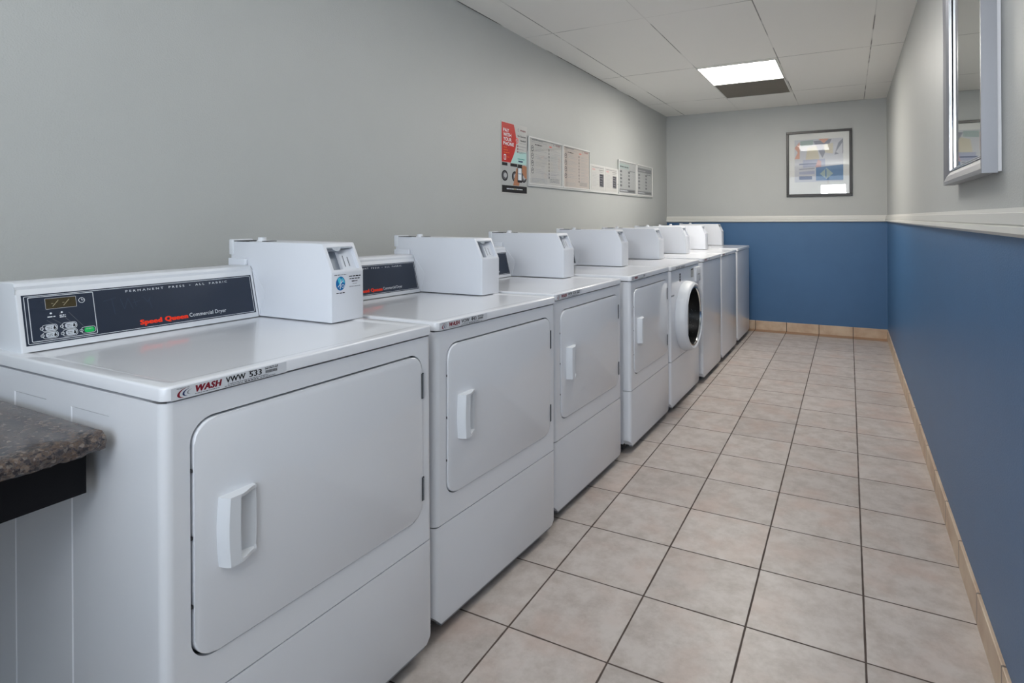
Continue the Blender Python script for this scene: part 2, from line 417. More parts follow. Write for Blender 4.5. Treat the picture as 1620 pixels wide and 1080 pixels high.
class Print:
    def __init__(self, o, u, v, step=0.00025):
        self.o = Vector(o); self.u = Vector(u).normalized(); self.v = Vector(v).normalized()
        self.n = self.u.cross(self.v).normalized(); self.step = step
        self.bm = bmesh.new(); self.mats = []
    def mi(self, m):
        m = M[m]
        if m not in self.mats: self.mats.append(m)
        return self.mats.index(m)
    def P(self, a, b_, k): return self.o + self.u*a + self.v*b_ + self.n*(self.step*k)
    def poly(self, pts, m, k=1):
        f = self.bm.faces.new([self.bm.verts.new(self.P(a, b_, k)) for a, b_ in pts]); f.material_index = self.mi(m)
    def rect(self, u0, v0, u1, v1, m, k=1): self.poly([(u0, v0), (u1, v0), (u1, v1), (u0, v1)], m, k)
    def frame(self, u0, v0, u1, v1, w, m, k=1):
        self.rect(u0, v0, u1, v0+w, m, k); self.rect(u0, v1-w, u1, v1, m, k)
        self.rect(u0, v0+w, u0+w, v1-w, m, k); self.rect(u1-w, v0+w, u1, v1-w, m, k)
    def rframe(self, u0, v0, u1, v1, r, w, m, k=1):
        A = rrect(u0, u1, v0, v1, r, 4); B = rrect(u0+w, u1-w, v0+w, v1-w, max(r-w, 1e-5), 4); n = len(A)
        for i in range(n):
            j = (i+1) % n; self.poly([A[i], A[j], B[j], B[i]], m, k)
    def rrect(self, u0, v0, u1, v1, r, m, k=1): self.poly(rrect(u0, u1, v0, v1, r, 4), m, k)
    def disc(self, cu, cv, r, m, k=1, n=24, ry=None):
        ry = ry or r
        self.poly([(cu+r*math.cos(2*PI*i/n), cv+ry*math.sin(2*PI*i/n)) for i in range(n)], m, k)
    def ring(self, cu, cv, r, w, m, k=1, n=28, a0=0.0, a1=2*PI, ry=None):
        ry = ry or r; q = (r-w)/r
        for i in range(n):
            a, b_ = a0+(a1-a0)*i/n, a0+(a1-a0)*(i+1)/n
            self.poly([(cu+r*math.cos(a), cv+ry*math.sin(a)), (cu+r*math.cos(b_), cv+ry*math.sin(b_)),
                       (cu+q*r*math.cos(b_), cv+q*ry*math.sin(b_)), (cu+q*r*math.cos(a), cv+q*ry*math.sin(a))], m, k)
    def line(self, a, b_, w, m, k=1):
        d = Vector((b_[0]-a[0], b_[1]-a[1])).normalized(); p = Vector((-d.y, d.x))*w/2
        self.poly([(a[0]-p.x, a[1]-p.y), (b_[0]-p.x, b_[1]-p.y), (b_[0]+p.x, b_[1]+p.y), (a[0]+p.x, a[1]+p.y)], m, k)
    def text(self, s, u0, v0, w, h, m, k=2, bold=0.0, shear=0.0, space=1.0):
        """fit the string into the box with lower left (u0, v0)"""
        vs, fs = text_mesh(s, bold, space)
        x0 = min(p[0] for p in vs); x1 = max(p[0] for p in vs); y0 = min(p[1] for p in vs); y1 = max(p[1] for p in vs)
        sx = w/(x1-x0); sy = h/(y1-y0); mi = self.mi(m)
        nv = [self.bm.verts.new(self.P(u0+(p[0]-x0)*sx+shear*(p[1]-y0)*sy, v0+(p[1]-y0)*sy, k)) for p in vs]
        for f in fs:
            try: self.bm.faces.new([nv[i] for i in f]).material_index = mi
            except ValueError: pass
    def heavy(self, s, u0, v0, w, h, m, k, spread, n=3, **kw):
        for i in range(n): self.text(s, u0+spread*i/(n-1), v0, w-spread, h, m, k+i*0.3, **kw)
    def greek(self, u0, v0, u1, h, m, k=2, seed=0, word=3.0):
        """a line of print too small to read: broken dashes"""
        rnd = random.Random(seed); u = u0
        while u < u1:
            w = h*word*(0.5+rnd.random()); e_ = min(u+w, u1)
            self.rect(u, v0, e_, v0+h, m, k); u = e_+h*0.7
    def build(self, name, parent=None, label=None):
        me = bpy.data.meshes.new(name); self.bm.to_mesh(me); self.bm.free()
        for mt in self.mats: me.materials.append(mt)
        return link(name, me, parent, label)

# ------------------------------------------------------------------ the room
XL, XR, YE, YB, ZC = -6.0*T, 1.09*T, 21.15*T, -2.7, 7.62*T
ZB = 3.72*T          # where the blue paint stops
def wall_quad(bm, pts, mi=0):
    f = bm.faces.new([bm.verts.new(p) for p in pts]); f.material_index = mi

YR, XO = 1.25, 3.1     # the passage opens to the right here; far side of the open area
bm = bmesh.new(); bx(bm, XL-0.1, XO+0.1, YB-0.1, YE+0.1, -0.1, 0); struct('floor', bm, M['floor'])
bm = bmesh.new(); bx(bm, XL-0.1, XO+0.1, YB-0.1, YE+0.1, ZC, ZC+0.1); struct('ceiling', bm, M['ceiling'])
bm = bmesh.new(); bx(bm, XL-0.1, XL, YB-0.1, YE+0.1, 0, ZC); struct('wall_left', bm, M['wall'])
bm = bmesh.new(); bx(bm, XR, XR+0.1, YR, YE+0.1, 0, ZB, 1); bx(bm, XR, XR+0.1, YR, YE+0.1, ZB, ZC, 0); struct('wall_right', bm, [M['wall'], M['blue']])
bm = bmesh.new(); bx(bm, XL, XR, YE, YE+0.1, 0, ZB, 1); bx(bm, XL, XR, YE, YE+0.1, ZB, ZC, 0); struct('wall_end', bm, [M['wall'], M['blue']])
bm = bmesh.new(); bx(bm, XR+0.1, XO, YR, YR+0.1, 0, ZC); struct('wall_return', bm, M['wall'])
bm = bmesh.new(); bx(bm, XO, XO+0.1, YB-0.1, YR+0.1, 0, ZC); struct('wall_far_right', bm, M['wall'])
# wall behind the camera with a wide shop window
WX0, WX1, WZ0, WZ1 = XL+0.35, XO-0.25, 0.85, 2.32
bm = bmesh.new()
bx(bm, XL, WX0, YB-0.1, YB, 0, ZC); bx(bm, WX1, XO, YB-0.1, YB, 0, ZC)
bx(bm, WX0, WX1, YB-0.1, YB, 0, WZ0); bx(bm, WX0, WX1, YB-0.1, YB, WZ1, ZC)
struct('wall_front', bm, M['wall'])
bm = bmesh.new()
for i in range(5):
    a = WX0+(WX1-WX0-0.04)*i/4; bx(bm, a, a+0.04, YB-0.08, YB-0.03, WZ0, WZ1)
for a in (WZ0, WZ1-0.04): bx(bm, WX0, WX1, YB-0.079, YB-0.031, a, a+0.04)
struct('window_1', bm, M['silver'])

# chair rail: two stepped bands
def rail_profile(): return [(0, 3.915*T), (0.006, 3.912*T), (0.008, 3.88*T), (0.014, 3.875*T), (0.015, 3.795*T), (0.011, 3.785*T), (0.020, 3.775*T), (0.022, 3.73*T), (0.016, 3.705*T), (0, 3.70*T)]
bm = bmesh.new(); pr = rail_profile()
A = [bm.verts.new((XR-d, YR, z)) for d, z in pr]; B = [bm.verts.new((XR-d, YE, z)) for d, z in pr]
for i in range(len(pr)-1): bm.faces.new((A[i], A[i+1], B[i+1], B[i]))
struct('trim_1', bm, M['trim'])
bm = bmesh.new()
A = [bm.verts.new((XL, YE-d, z)) for d, z in pr]; B = [bm.verts.new((XR, YE-d, z)) for d, z in pr]
for i in range(len(pr)-1): bm.faces.new((A[i], A[i+1], B[i+1], B[i]))
struct('trim_2', bm, M['trim'])
bm = bmesh.new(); bx(bm, XL, XR-0.010, YE-0.010, YE, 0, 0.3*T); bevel_edges(bm, lambda a, b_: a.z > 0.05 and b_.z > 0.05 and a.y < YE-0.005 and b_.y < YE-0.005, 0.003, 2)
struct('baseboard_end', bm, M['base_end'])
bm = bmesh.new(); bx(bm, XR-0.010, XR, YR, YE, 0, 0.3*T); bevel_edges(bm, lambda a, b_: a.z > 0.05 and b_.z > 0.05 and a.x < XR-0.005 and b_.x < XR-0.005, 0.003, 2)
struct('baseboard_right', bm, M['base_right'])

# ------------------------------------------------------------------ laundry machines
D = 0.733                        # depth
ZS, ZT = 0.898, 0.928            # lid seam, lid top
def handle_part(parent, y0, z0, w=0.080, h=0.134, xf=0.0):
    """moulded pull: bowed raised grip on the left, finger pocket open to the right"""
    bm = bmesh.new(); NU, NV = 44, 40
    def sm(a_, b_, v_):
        q = min(1, max(0, (v_-a_)/(b_-a_))); return q*q*(3-2*q)
    def H(s, t):
        grip = 0.026*min(1, (s+0.004)/0.11)**0.55
        floor_ = 0.0005 + 0.008*sm(0.55, 1.0, s)**1.3
        wall_ = 0.026 - 0.015*sm(0.40, 1.0, s)
        lip = 0.42
        pocket = grip + (floor_-grip)*sm(lip, lip+0.06, s)
        cap = max(1-sm(0.045, 0.085, t), sm(0.90, 0.955, t))
        return max(pocket, wall_*cap) if s > lip else grip
    g = []
    for j in range(NV+1):
        t = j/NV; bow = math.sin(PI*t); row = []
        for i in range(NU+1):
            s = i/NU
            y = y0 + (-0.004*bow+0.003)+(w+0.004*bow*1.6-0.003)*s
            z = z0 + h*t
            row.append(bm.verts.new((xf+H(s, t), y, z)))
        g.append(row)
    for j in range(NV):
        for i in range(NU): bm.faces.new((g[j][i], g[j][i+1], g[j+1][i+1], g[j+1][i]))
    rim = g[0][:] + [r[-1] for r in g[1:]] + g[-1][-2::-1] + [r[0] for r in g[-2:0:-1]]
    lo = [bm.verts.new((xf-0.001, v_.co.y, v_.co.z)) for v_ in rim]
    n = len(rim)
    for i in range(n): bm.faces.new((rim[i], lo[i], lo[(i+1) % n], rim[(i+1) % n]))
    return finish('handle', bm, M['plastic'], parent, smooth=True, angle=40)

def asset_label(root, hw, code, detail=2):
    """silver property sticker on the front lip of the lid"""
    x = 0.0046; L_ = 0.232 if detail == 2 else 0.215
    lab = bmesh.new()
    u0 = -hw+0.012
    bx(lab, x-0.001, x, u0, u0+L_, ZS+0.003, ZT-0.0045)
    lb = finish('asset_label', lab, M['label'], root, label='silver property sticker')
    p = Print((x, u0, ZS+0.003), (0, 1, 0), (0, 0, 1), 0.00012)
    hgt = ZT-0.0045-ZS-0.003
    # swoosh
    for (cu, r, w, mt) in ((0.024, 0.0105, 0.0035, 'ink_maroon'), (0.030, 0.008, 0.0026, 'ink_navy'), (0.035, 0.0055, 0.0015, 'ink_grey')):
        for i in range(14):
            a, b_ = PI*0.5+PI*1.05*i/14, PI*0.5+PI*1.05*(i+1)/14
            wa, wb = w*math.sin(PI*(i+0.3)/14.6), w*math.sin(PI*(i+1.2)/14.6 if i < 13 else PI*0.99)
            q = lambda an, rr: (cu+1.25*rr*math.cos(an)+0.35*rr*math.sin(an), 0.0105+0.8*rr*math.sin(an))
            p.poly([q(a, r), q(b_, r), q(b_, r-wb), q(a, r-wa)], mt, 2)
    p.heavy('WASH', 0.040, 0.0065, 0.050, 0.0125, 'ink_maroon', 2, 0.0014, bold=0.02, shear=0.22, space=1.1)
    p.text('PROPERTY OF', 0.010, hgt-0.0042, 0.022, 0.0022, 'ink_black')
    p.greek(0.042, 0.0030, 0.088, 0.0014, 'ink_grey', seed=3)
    if code:
        p.heavy(code[0], 0.100, 0.0088, 0.040, 0.0110, 'ink_black', 2, 0.0008, space=1.04)
        p.heavy(code[1], 0.148, 0.0088, 0.027, 0.0110, 'ink_black', 2, 0.0011, space=1.04)
    p.greek(0.147, hgt-0.0030, 0.164, 0.0016, 'ink_grey', seed=5)
    p.greek(0.104, 0.0048, 0.190, 0.0016, 'ink_grey', seed=8)
    p.greek(0.098, 0.0016, 0.135, 0.0016, 'ink_grey', seed=9); p.greek(0.138, 0.0016, 0.168, 0.0018, 'ink_black', seed=10); p.greek(0.171, 0.0016, 0.205, 0.0016, 'ink_grey', seed=12)
    p.greek(0.182, hgt-0.0028, 0.212, 0.0014, 'ink_grey', seed=14); p.greek(0.182, hgt-0.0056, 0.212, 0.0016, 'ink_black', seed=15)
    for i in range(26):
        u = 0.183+i*0.00105
        p.rect(u, 0.0085, u+0.00035+0.0004*((i*7) % 3)/2, 0.0145, 'ink_black', 2)
    p.build('label_print', lb)

def console(root, y0, y1, lead):
    """raised control housing at the back of the lid, with its printed navy film"""
    bf, gf = (-0.574, ZT), (-0.607, ZT+0.142)
    prof = [bf, (-0.6045, ZT+0.131), (-0.611, ZT+0.1405), (-0.610, ZT+0.148), (-0.613, ZT+0.155), (-0.625, ZT+0.1585), (-0.690, ZT+0.157), (-0.702, ZT+0.150), (-0.704, ZT)]
    bm = bmesh.new(); prism(bm, prof, y0, y1)
    bevel_edges(bm, lambda a, b_: abs(a.y-b_.y) < 1e-6 and (a.z > ZT+0.001 or b_.z > ZT+0.001), 0.004, 3)
    co_ = finish('control_console', bm, M['plastic'], root, smooth=True, angle=30)
    W_ = y1-y0
    d = Vector((gf[0]-bf[0], 0, gf[1]-bf[1])).normalized()
    nn = Vector((0, 1, 0)).cross(d); nn.normalize()
    o = Vector((bf[0], y0, bf[1])) + nn*0.0004
    k = W_/0.573        # decal drawn for a 573 mm console
    p = Print(o, (0, 1, 0), d, 0.00014)
    mm = 0.001
    p.rect(9*mm*k, 14*mm, 564*mm*k, 131*mm, 'navy', 1)
    film = p.build('display_panel', co_, 'navy printed control film')
    p = Print(o, (0, 1, 0), d, 0.00014)
    def R(a, b_, c, e_, m_, kk=2): p.rect(a*mm*k, b_*mm, c*mm*k, e_*mm, m_, kk)
    p.rframe(13*mm*k, 17*mm, 560*mm*k, 128*mm, 0.003, 0.0011, 'ink_white', 2)
    p.rframe(20*mm*k, 21*mm, 148*mm*k, 125*mm, 0.003, 0.0013, 'ink_white', 2)
    p.text('P E R M A N E N T    P R E S S    \u2022    A L L    F A B R I C', 219*mm*k, 115*mm, 268*mm*k, 5.6*mm, 'ink_white', 2, 0.0)
    p.heavy('Speed Queen', 243*mm*k, 22*mm, 121*mm*k, 17*mm, 'ink_red', 2, 0.0022, 4, bold=0.018, space=1.12)
    p.text('Commercial Dryer', 368*mm*k, 25*mm, 104*mm*k, 14*mm, 'ink_white', 2, 0.0)
    # faint scratched letters in the film
    if lead:
        for a, b_ in (((168, 98), (196, 104)), ((186, 103), (190, 62)), ((205, 100), (212, 72)), ((212, 72), (222, 100)), ((222, 100), (232, 70)), ((236, 96), (240, 76)), ((232, 86), (250, 90)), ((258, 100), (268, 84)), ((268, 84), (276, 98)), ((272, 90), (276, 66))):
            p.line((a[0]*mm*k, a[1]*mm), (b_[0]*mm*k, b_[1]*mm), 0.0009, 'scratch', 2)
    # clock symbol and two indicator lamps with captions
    p.ring(123*mm*k, 107*mm, 0.0065, 0.0010, 'ink_white', 2); p.line((123*mm*k, 107*mm), (127*mm*k, 107.5*mm), 0.0011, 'ink_white', 2); p.line((123*mm*k, 107*mm), (123*mm*k, 111*mm), 0.0011, 'ink_white', 2)
    for cu in (60, 81): p.disc(cu*mm*k, 83*mm, 0.0022, 'ink_white', 2, 12)
    p.greek(53*mm*k, 74*mm, 68*mm*k, 0.0022, 'ink_white', seed=2); p.greek(76*mm*k, 75*mm, 88*mm*k, 0.002, 'ink_white', seed=4); p.greek(76*mm*k, 71*mm, 88*mm*k, 0.002, 'ink_white', seed=6)
    for a, b_ in (((62, 70), (78, 56)), ((51, 68), (62, 58)), ((76, 82), (96, 58)), ((94, 82), (120, 44))): p.line((a[0]*mm*k, a[1]*mm), (b_[0]*mm*k, b_[1]*mm), 0.0006, 'ink_grey', 2)
    for (cu, cv) in ((53, 49.5), (53, 33), (91, 49.5), (91, 32.5), (128, 33)):
        p.rframe((cu-13)*mm*k, (cv-8)*mm, (cu+17)*mm*k, (cv+8)*mm, 0.006, 0.0009, 'ink_white', 2)
        p.ring((cu-13)*mm*k, cv*mm, 0.0036, 0.0009, 'ink_white', 3, 16)
    p.build('panel_print', co_)
    if not lead: return
    # little display window and five film buttons
    p = Print(o, (0, 1, 0), d, 0.00014)
    R(52, 94, 111, 118, 'lcd', 3); p.rframe(51*mm*k, 93*mm, 112*mm*k, 119*mm, 0.002, 0.0009, 'ink_pale', 4)
    for a in (67, 88):
        p.line(((a-2)*mm*k, 99*mm), ((a+10)*mm*k, 113*mm), 0.0012, 'lcd_digit', 4)
        p.line(((a-4)*mm*k, 106*mm), ((a)*mm*k, 106*mm), 0.0009, 'lcd_digit', 4)
    p.build('display', co_, 'brown liquid crystal display window')
    for i, (cu, cv) in enumerate(((53, 49.5), (53, 33), (91, 49.5), (91, 32.5), (128, 33))):
        p = Print(o, (0, 1, 0), d, 0.00014)
        green = i == 4
        p.rrect((cu-7)*mm*k, (cv-6.2)*mm, (cu+(15 if not green else 14))*mm*k, (cv+6.2)*mm, 0.0055, 'ink_green' if green else 'button', 4)
        if green: p.greek((cu-3)*mm*k, (cv+1.5)*mm, (cu+10)*mm*k, 0.0016, 'ink_pale', 5, seed=1)
        else:
            p.greek((cu-4)*mm*k, (cv+0.8)*mm, (cu+6)*mm*k, 0.0017, 'ink_grey', 5, seed=i); p.greek((cu-3)*mm*k, (cv-3)*mm, (cu+6)*mm*k, 0.0017, 'ink_grey', 5, seed=i+9)
            p.disc((cu+11)*mm*k, (cv-1.5)*mm, 0.0026, 'ink_black', 5, 12); p.rect((cu+9.8)*mm*k, cv*mm, (cu+12.2)*mm*k, (cv+4)*mm, 'ink_black', 5)
        p.build('button', co_, 'green start button' if green else None)

def coin_box(root, y0, y1, sticker):
    z = ZT
    side = [(-0.264, z+0.0012), (-0.264, z+0.145), (-0.303, z+0.229), (-0.715, z+0.232), (-0.715, z+0.0012)]
    bm = bmesh.new(); fs = prism(bm, side, y0, y1)
    bmesh.ops.recalc_face_normals(bm, faces=bm.faces); bm.normal_update()
    # coin recess in the sloping face
    face = fs[1]; nrm = Vector((0.084, 0, 0.039)).normalized()
    r = bmesh.ops.inset_region(bm, faces=[face], thickness=0.011, use_even_offset=True)
    sl = Vector((-0.039, 0, 0.084)).normalized()
    for v_ in face.verts: v_.co -= sl*0.003
    ex = bmesh.ops.extrude_face_region(bm, geom=[face])
    nv = [g_ for g_ in ex['geom'] if isinstance(g_, bmesh.types.BMVert)]
    for v_ in nv: v_.co -= nrm*0.034
    nf = [g_ for g_ in ex['geom'] if isinstance(g_, bmesh.types.BMFace)]
    if face.is_valid: bm.faces.remove(face)
    for f in nf: f.material_index = 1
    keep = lambda c: (abs(c.y-y0) < 1e-5 or abs(c.y-y1) < 1e-5)
    bevel_edges(bm, lambda a, b_: (keep(a) and keep(b_)) and not (a.z < z+0.004 and b_.z < z+0.004), 0.0035, 2)
    cb = finish('coin_box', bm, [M['boxpaint'], M['reject']], root, smooth=True, angle=25)
    # slot plate at the right of the recess, tab over its top
    mid = Vector((-0.2835, 0, z+0.187)); ya, yb = y0+0.011, y1-0.011
    def onface(yy, s, dep): return mid + sl*s - nrm*dep + Vector((0, yy, 0))
    bm = bmesh.new()
    yc = ya+(yb-ya)*0.58
    q = [(yc, -0.036), (yb, -0.036), (yb, 0.030), (yc, 0.030)]
    A = [bm.verts.new(onface(yy, s, 0.034)) for yy, s in q]; B = [bm.verts.new(onface(yy, s, 0.021 if yy == yc else 0.013)) for yy, s in q]
    for i in range(4): bm.faces.new((A[i], A[(i+1) % 4], B[(i+1) % 4], B[i]))
    bm.faces.new(B)
    sp = finish('coin_slot_plate', bm, M['boxpaint'], cb)
    bm = bmesh.new()
    for a, hgt in ((0.18, 0.036), (0.52, 0.030)):
        yy = yc+(yb-yc)*a; dp = 0.021-0.008*a
        pts = [(yy, -0.024, dp-0.0008), (yy+0.0022, -0.024, dp-0.0008), (yy+0.0022, -0.024+hgt, dp-0.0008), (yy, -0.024+hgt, dp-0.0008)]
        bm.faces.new([bm.verts.new(onface(*p_)) for p_ in pts])
    finish('coin_slot', bm, M['gap_black'], cb)
    bm = bmesh.new()
    yt = ya+(yb-ya)*0.20; n = 14
    loop = [(ya+0.001, 0.034), (ya+0.001, 0.030)] + [(yt+0.0001+0.030*(i/n), 0.030-0.0105*math.sin(PI*min(1, max(0, i/n*1.0)))**0.5) for i in range(n+1)] + [(yb-0.001, 0.029), (yb-0.001, 0.034)]
    f0 = [bm.verts.new(onface(yy, s, -0.0005)) for yy, s in loop]; f1 = [bm.verts.new(onface(yy, s, 0.006)) for yy, s in loop]
    bm.faces.new(f0)
    for i in range(len(loop)): bm.faces.new((f0[i], f1[i], f1[(i+1) % len(loop)], f0[(i+1) % len(loop)]))
    finish('slot_hood', bm, M['reject'], cb)
    # lock cap, dark service slit and rear latch cover
    bm = bmesh.new(); yk = y0+0.034
    cyl(bm, (-0.610, yk, z+0.2305), 0.0165, 0.004, n=28, r2=0.015); cyl(bm, (-0.610, yk, z+0.2345), 0.0125, 0.009, n=28, r2=0.0115)
    finish('lock_cap', bm, M['plastic'], cb, smooth=True)
    bm = bmesh.new(); bx(bm, -0.700, -0.628, y0+0.001, y0+0.060, z+0.2305, z+0.2335); bx(bm, -0.592, -0.570, y0+0.02, y0+0.055, z+0.2302, z+0.2328)
    finish('service_slit', bm, M['gap_black'], cb)
    bm = bmesh.new(); bx(bm, -0.722, -0.700, y0-0.0022, y0+0.066, z+0.188, z+0.2375)
    bmesh.ops.bevel(bm, geom=bm.edges[:], offset=0.003, segments=2, profile=0.5, affect='EDGES')
    finish('latch_cover', bm, M['plastic'], cb, smooth=True)
    # console end cheek folded against the box
    bm = bmesh.new(); w = 0.003
    tri = [(-0.6065, z+0.142), (-0.575, z+0.004), (-0.553, z+0.078)]
    A = [bm.verts.new((a, y0-0.0028, c)) for a, c in tri[:2]] + [bm.verts.new((tri[2][0], y0-0.0002, tri[2][1]))]
    bm.faces.new(A)
    B = [bm.verts.new((a, y0+0.001, c)) for a, c in tri]
    for i in range(3): bm.faces.new((A[i], B[i], B[(i+1) % 3], A[(i+1) % 3]))
    finish('cheek_fold', bm, M['boxpaint'], cb)
    bm = bmesh.new(); bx(bm, -0.712, -0.630, y0-0.010, y0+0.001, z+0.150, z+0.178); bevel_edges(bm, lambda a, b_: a.x > -0.64 and b_.x > -0.64, 0.008, 4)
    finish('rear_shroud', bm, M['boxpaint'], cb, smooth=True)
    if sticker:
        p = Print((-0.2637, y0, z), (0, 1, 0), (0, 0, 1), 0.00018)
        cu, cv = 0.031, 0.112
        p.disc(cu, cv, 0.0165, 'ink_blue', 1, 32, 0.0205)
        p.poly([(cu-0.011, cv+0.014), (cu-0.002, cv+0.0195), (cu+0.004, cv+0.004), (cu-0.004, cv-0.004)], 'ink_cyan', 2)
        p.poly([(cu+0.003, cv+0.018), (cu+0.012, cv+0.011), (cu+0.015, cv), (cu+0.007, cv+0.004)], 'ink_cyan', 2)
        p.line((cu-0.002, cv-0.016), (cu+0.002, cv+0.012), 0.0022, 'ink_white', 3); p.line((cu+0.002, cv+0.001), (cu+0.009, cv+0.008), 0.0018, 'ink_white', 3)
        p.ring(cu+0.008, cv-0.008, 0.005, 0.0014, 'ink_white', 3, 14); p.line((cu-0.010, cv-0.010), (cu-0.003, cv-0.003), 0.0018, 'ink_white', 3)
        p.greek(cu-0.022, cv+0.024, cu+0.022, 0.0022, 'ink_grey', 1, seed=2); p.greek(cu-0.015, cv-0.029, cu+0.015, 0.0026, 'ink_black', 1, seed=5)
        for i, (a, b_, mt) in enumerate(((0.062, 0.106, 'ink_black'), (0.064, 0.103, 'ink_black'), (0.072, 0.094, 'ink_black'), (0.075, 0.092, 'ink_pale'), (0.063, 0.105, 'ink_grey'))):
            p.greek(a, cv+0.017-i*0.0075, b_, 0.0027 if i < 3 else 0.0017, mt, 1, seed=20+i)
        p.build('globe_sticker', cb, 'round blue globe sticker beside small black print')

def machine(kind, name, label, Xc, YL, YR, yaw, zoff, code, lead=False, stick=False, group=None, tilt=0.0):
    W_ = (YR-YL)*T; hw = W_/2-0.002
    root = thing(name, label, 'washing machine' if kind != 'dryer' else 'dryer', (Xc*T, (YL+YR)/2*T, zoff), 0, group)
    root.rotation_euler = (tilt, 0, -yaw)
    enamel = M['enamel']
    # cabinet shell behind the front panels
    bm = bmesh.new(); bx(bm, -D, -0.0445, -hw+0.0004, hw-0.0004, 0.045, ZS-0.001)
    if lead:   # shallow pressed panels in the side the photo shows
        for cx_ in (-0.560, -0.417, -0.317, -0.175):
            bmesh.ops.bisect_plane(bm, geom=bm.verts[:]+bm.edges[:]+bm.faces[:], plane_co=(cx_, 0, 0), plane_no=(1, 0, 0))
        bmesh.ops.bisect_plane(bm, geom=bm.verts[:]+bm.edges[:]+bm.faces[:], plane_co=(0, 0, 0.852), plane_no=(0, 0, 1))
        bmesh.ops.recalc_face_normals(bm, faces=bm.faces); bm.normal_update()
        for f in list(bm.faces):
            c_ = f.calc_center_median()
            if c_.y < -hw+1e-3 and c_.z < 0.852 and (-0.560 < c_.x < -0.417 or -0.317 < c_.x < -0.175):
                bmesh.ops.inset_region(bm, faces=[f], thickness=0.0022, use_even_offset=True)
                for v_ in f.verts: v_.co.y += 0.0016
    cab = finish('cabinet', bm, enamel, root)
    box_obj('gap_shade_block', -D+0.01, -0.050, -hw+0.01, hw-0.01, 0.014, 0.046, M['under'], root)  # dark block put in as the shade under the machine
    # lid: pressed steel top with a rolled edge and a shallow dished middle
    bm = bmesh.new(); prev = None
    for ins, z in ((0.004, ZS+0.0025), (0.0, ZS+0.0045), (0.0, ZT-0.0048), (0.0009, ZT-0.0022), (0.0030, ZT-0.0005), (0.006, ZT), (0.026, ZT), (0.031, ZT-0.0006), (0.036, ZT-0.0022), (0.042, ZT-0.0026)):
        lp_ = rrect(-D+ins, 0.0045-ins, -hw-0.001+ins, hw+0.001-ins, max(0.016-ins*0.6, 0.006), 5)
        row = [bm.verts.new((px_, py_, z)) for px_, py_ in lp_]
        if prev:
            for i in range(len(row)):
                j = (i+1) % len(row); bm.faces.new((prev[i], prev[j], row[j], row[i]))
        else: bm.faces.new(row[::-1])
        prev = row
    bm.faces.new(prev)
    finish('lid', bm, enamel, root, smooth=True, angle=50)
    # lower / upper front panels
    vert = lambda a, b_: abs(a.z-b_.z) > 0.002 and abs(a.y-b_.y) < 1e-6 and abs(abs(a.y)-hw) < 1e-5 and a.x > -1e-5 and b_.x > -1e-5
    zsplit = 0.326
    box_obj('bottom_flange', -0.022, -0.004, -hw+0.03, hw-0.03, 0.030, 0.0385, M['steel'], root)
    def notched(zt):
        loop = [(-hw+0.026, 0.038), (hw-0.026, 0.038), (hw, 0.066), (hw, zt), (-hw, zt), (-hw, 0.066)]
        bm = bmesh.new()
        A = [bm.verts.new((0, y, z)) for y, z in loop]; B = [bm.verts.new((-0.044, y, z)) for y, z in loop]
        bm.faces.new(A); bm.faces.new(B[::-1])
        for i in range(6): bm.faces.new((A[i], B[i], B[(i+1) % 6], A[(i+1) % 6]))
        bevel_edges(bm, vert, 0.017, 5)
        bevel_edges(bm, lambda a, b_: a.x > -1e-4 and b_.x > -1e-4 and a.z < 0.05 and b_.z < 0.05, 0.006, 2)
        return bm
    if kind == 'toploader':
        finish('front_panel', notched(ZS-0.001), enamel, root, smooth=True, angle=30)
    else:
        lp = finish('lower_panel', notched(zsplit-0.0015), enamel, root, smooth=True, angle=30)
        for s in (-1, 1):
            box_obj('panel_clip', -0.010, -0.002, s*(hw-0.05)-0.006, s*(hw-0.05)+0.006, 0.0375, 0.044, M['steel'], lp)
        cy = 0.0
        if kind == 'dryer':
            dy0, dy1, dz0, dz1 = -hw+0.047, hw-0.040, 0.400, 0.856
            hole = rrect(dy0, dy1, dz0, dz1, 0.045, 8)
        else:
            cy, cz, cr = -0.045, 0.578, 0.206
            hole = [(cy+cr*math.cos(2*PI*i/48), cz+cr*math.sin(2*PI*i/48)) for i in range(48)]
        bm = bmesh.new()
        rc, z0_, z1_ = 0.018, zsplit+0.0015, ZS-0.0005
        holed_panel(bm, -0.018, 0.0, -hw+rc, hw-rc, z0_, z1_, hole)
        for s_ in (-1, 1):      # the sheet wraps round both front corners
            pts_ = [(-rc+rc*math.sin(PI/2*i/8), s_*(hw-rc+rc*math.cos(PI/2*i/8))) for i in range(8, -1, -1)] + [(-0.044, s_*hw)]
            cols_ = [(bm.verts.new((a, c, z0_)), bm.verts.new((a, c, z1_))) for a, c in pts_]
            for A_, B_ in zip(cols_[:-1], cols_[1:]): bm.faces.new((A_[0], A_[1], B_[1], B_[0]) if s_ < 0 else (A_[0], B_[0], B_[1], A_[1]))
        me_ = finish('upper_panel', bm, enamel, root, smooth=True, angle=30)
        if kind == 'dryer':
            # black sheet painting the shade in the door gap, the door slab itself, its pull and hinges
            bm = bmesh.new(); bx(bm, -0.0436, -0.016, dy0-0.006, dy1+0.006, dz0-0.006, dz1+0.006)
            finish('gap_backing', bm, M['gap_black'], root, label='black sheet that darkens the door gap')
            bm = bmesh.new(); g = 0.0055
            lp_ = rrect(dy0+g, dy1-g*0.5, dz0+g*0.6, dz1-g*0.9, 0.041, 8)
            A = [bm.verts.new((0.0035, y, z)) for y, z in lp_]; B = [bm.verts.new((-0.016, y, z)) for y, z in lp_]
            bm.faces.new(A); bm.faces.new(B[::-1])
            n = len(lp_)
            for i in range(n): bm.faces.new((A[i], B[i], B[(i+1) % n], A[(i+1) % n]))
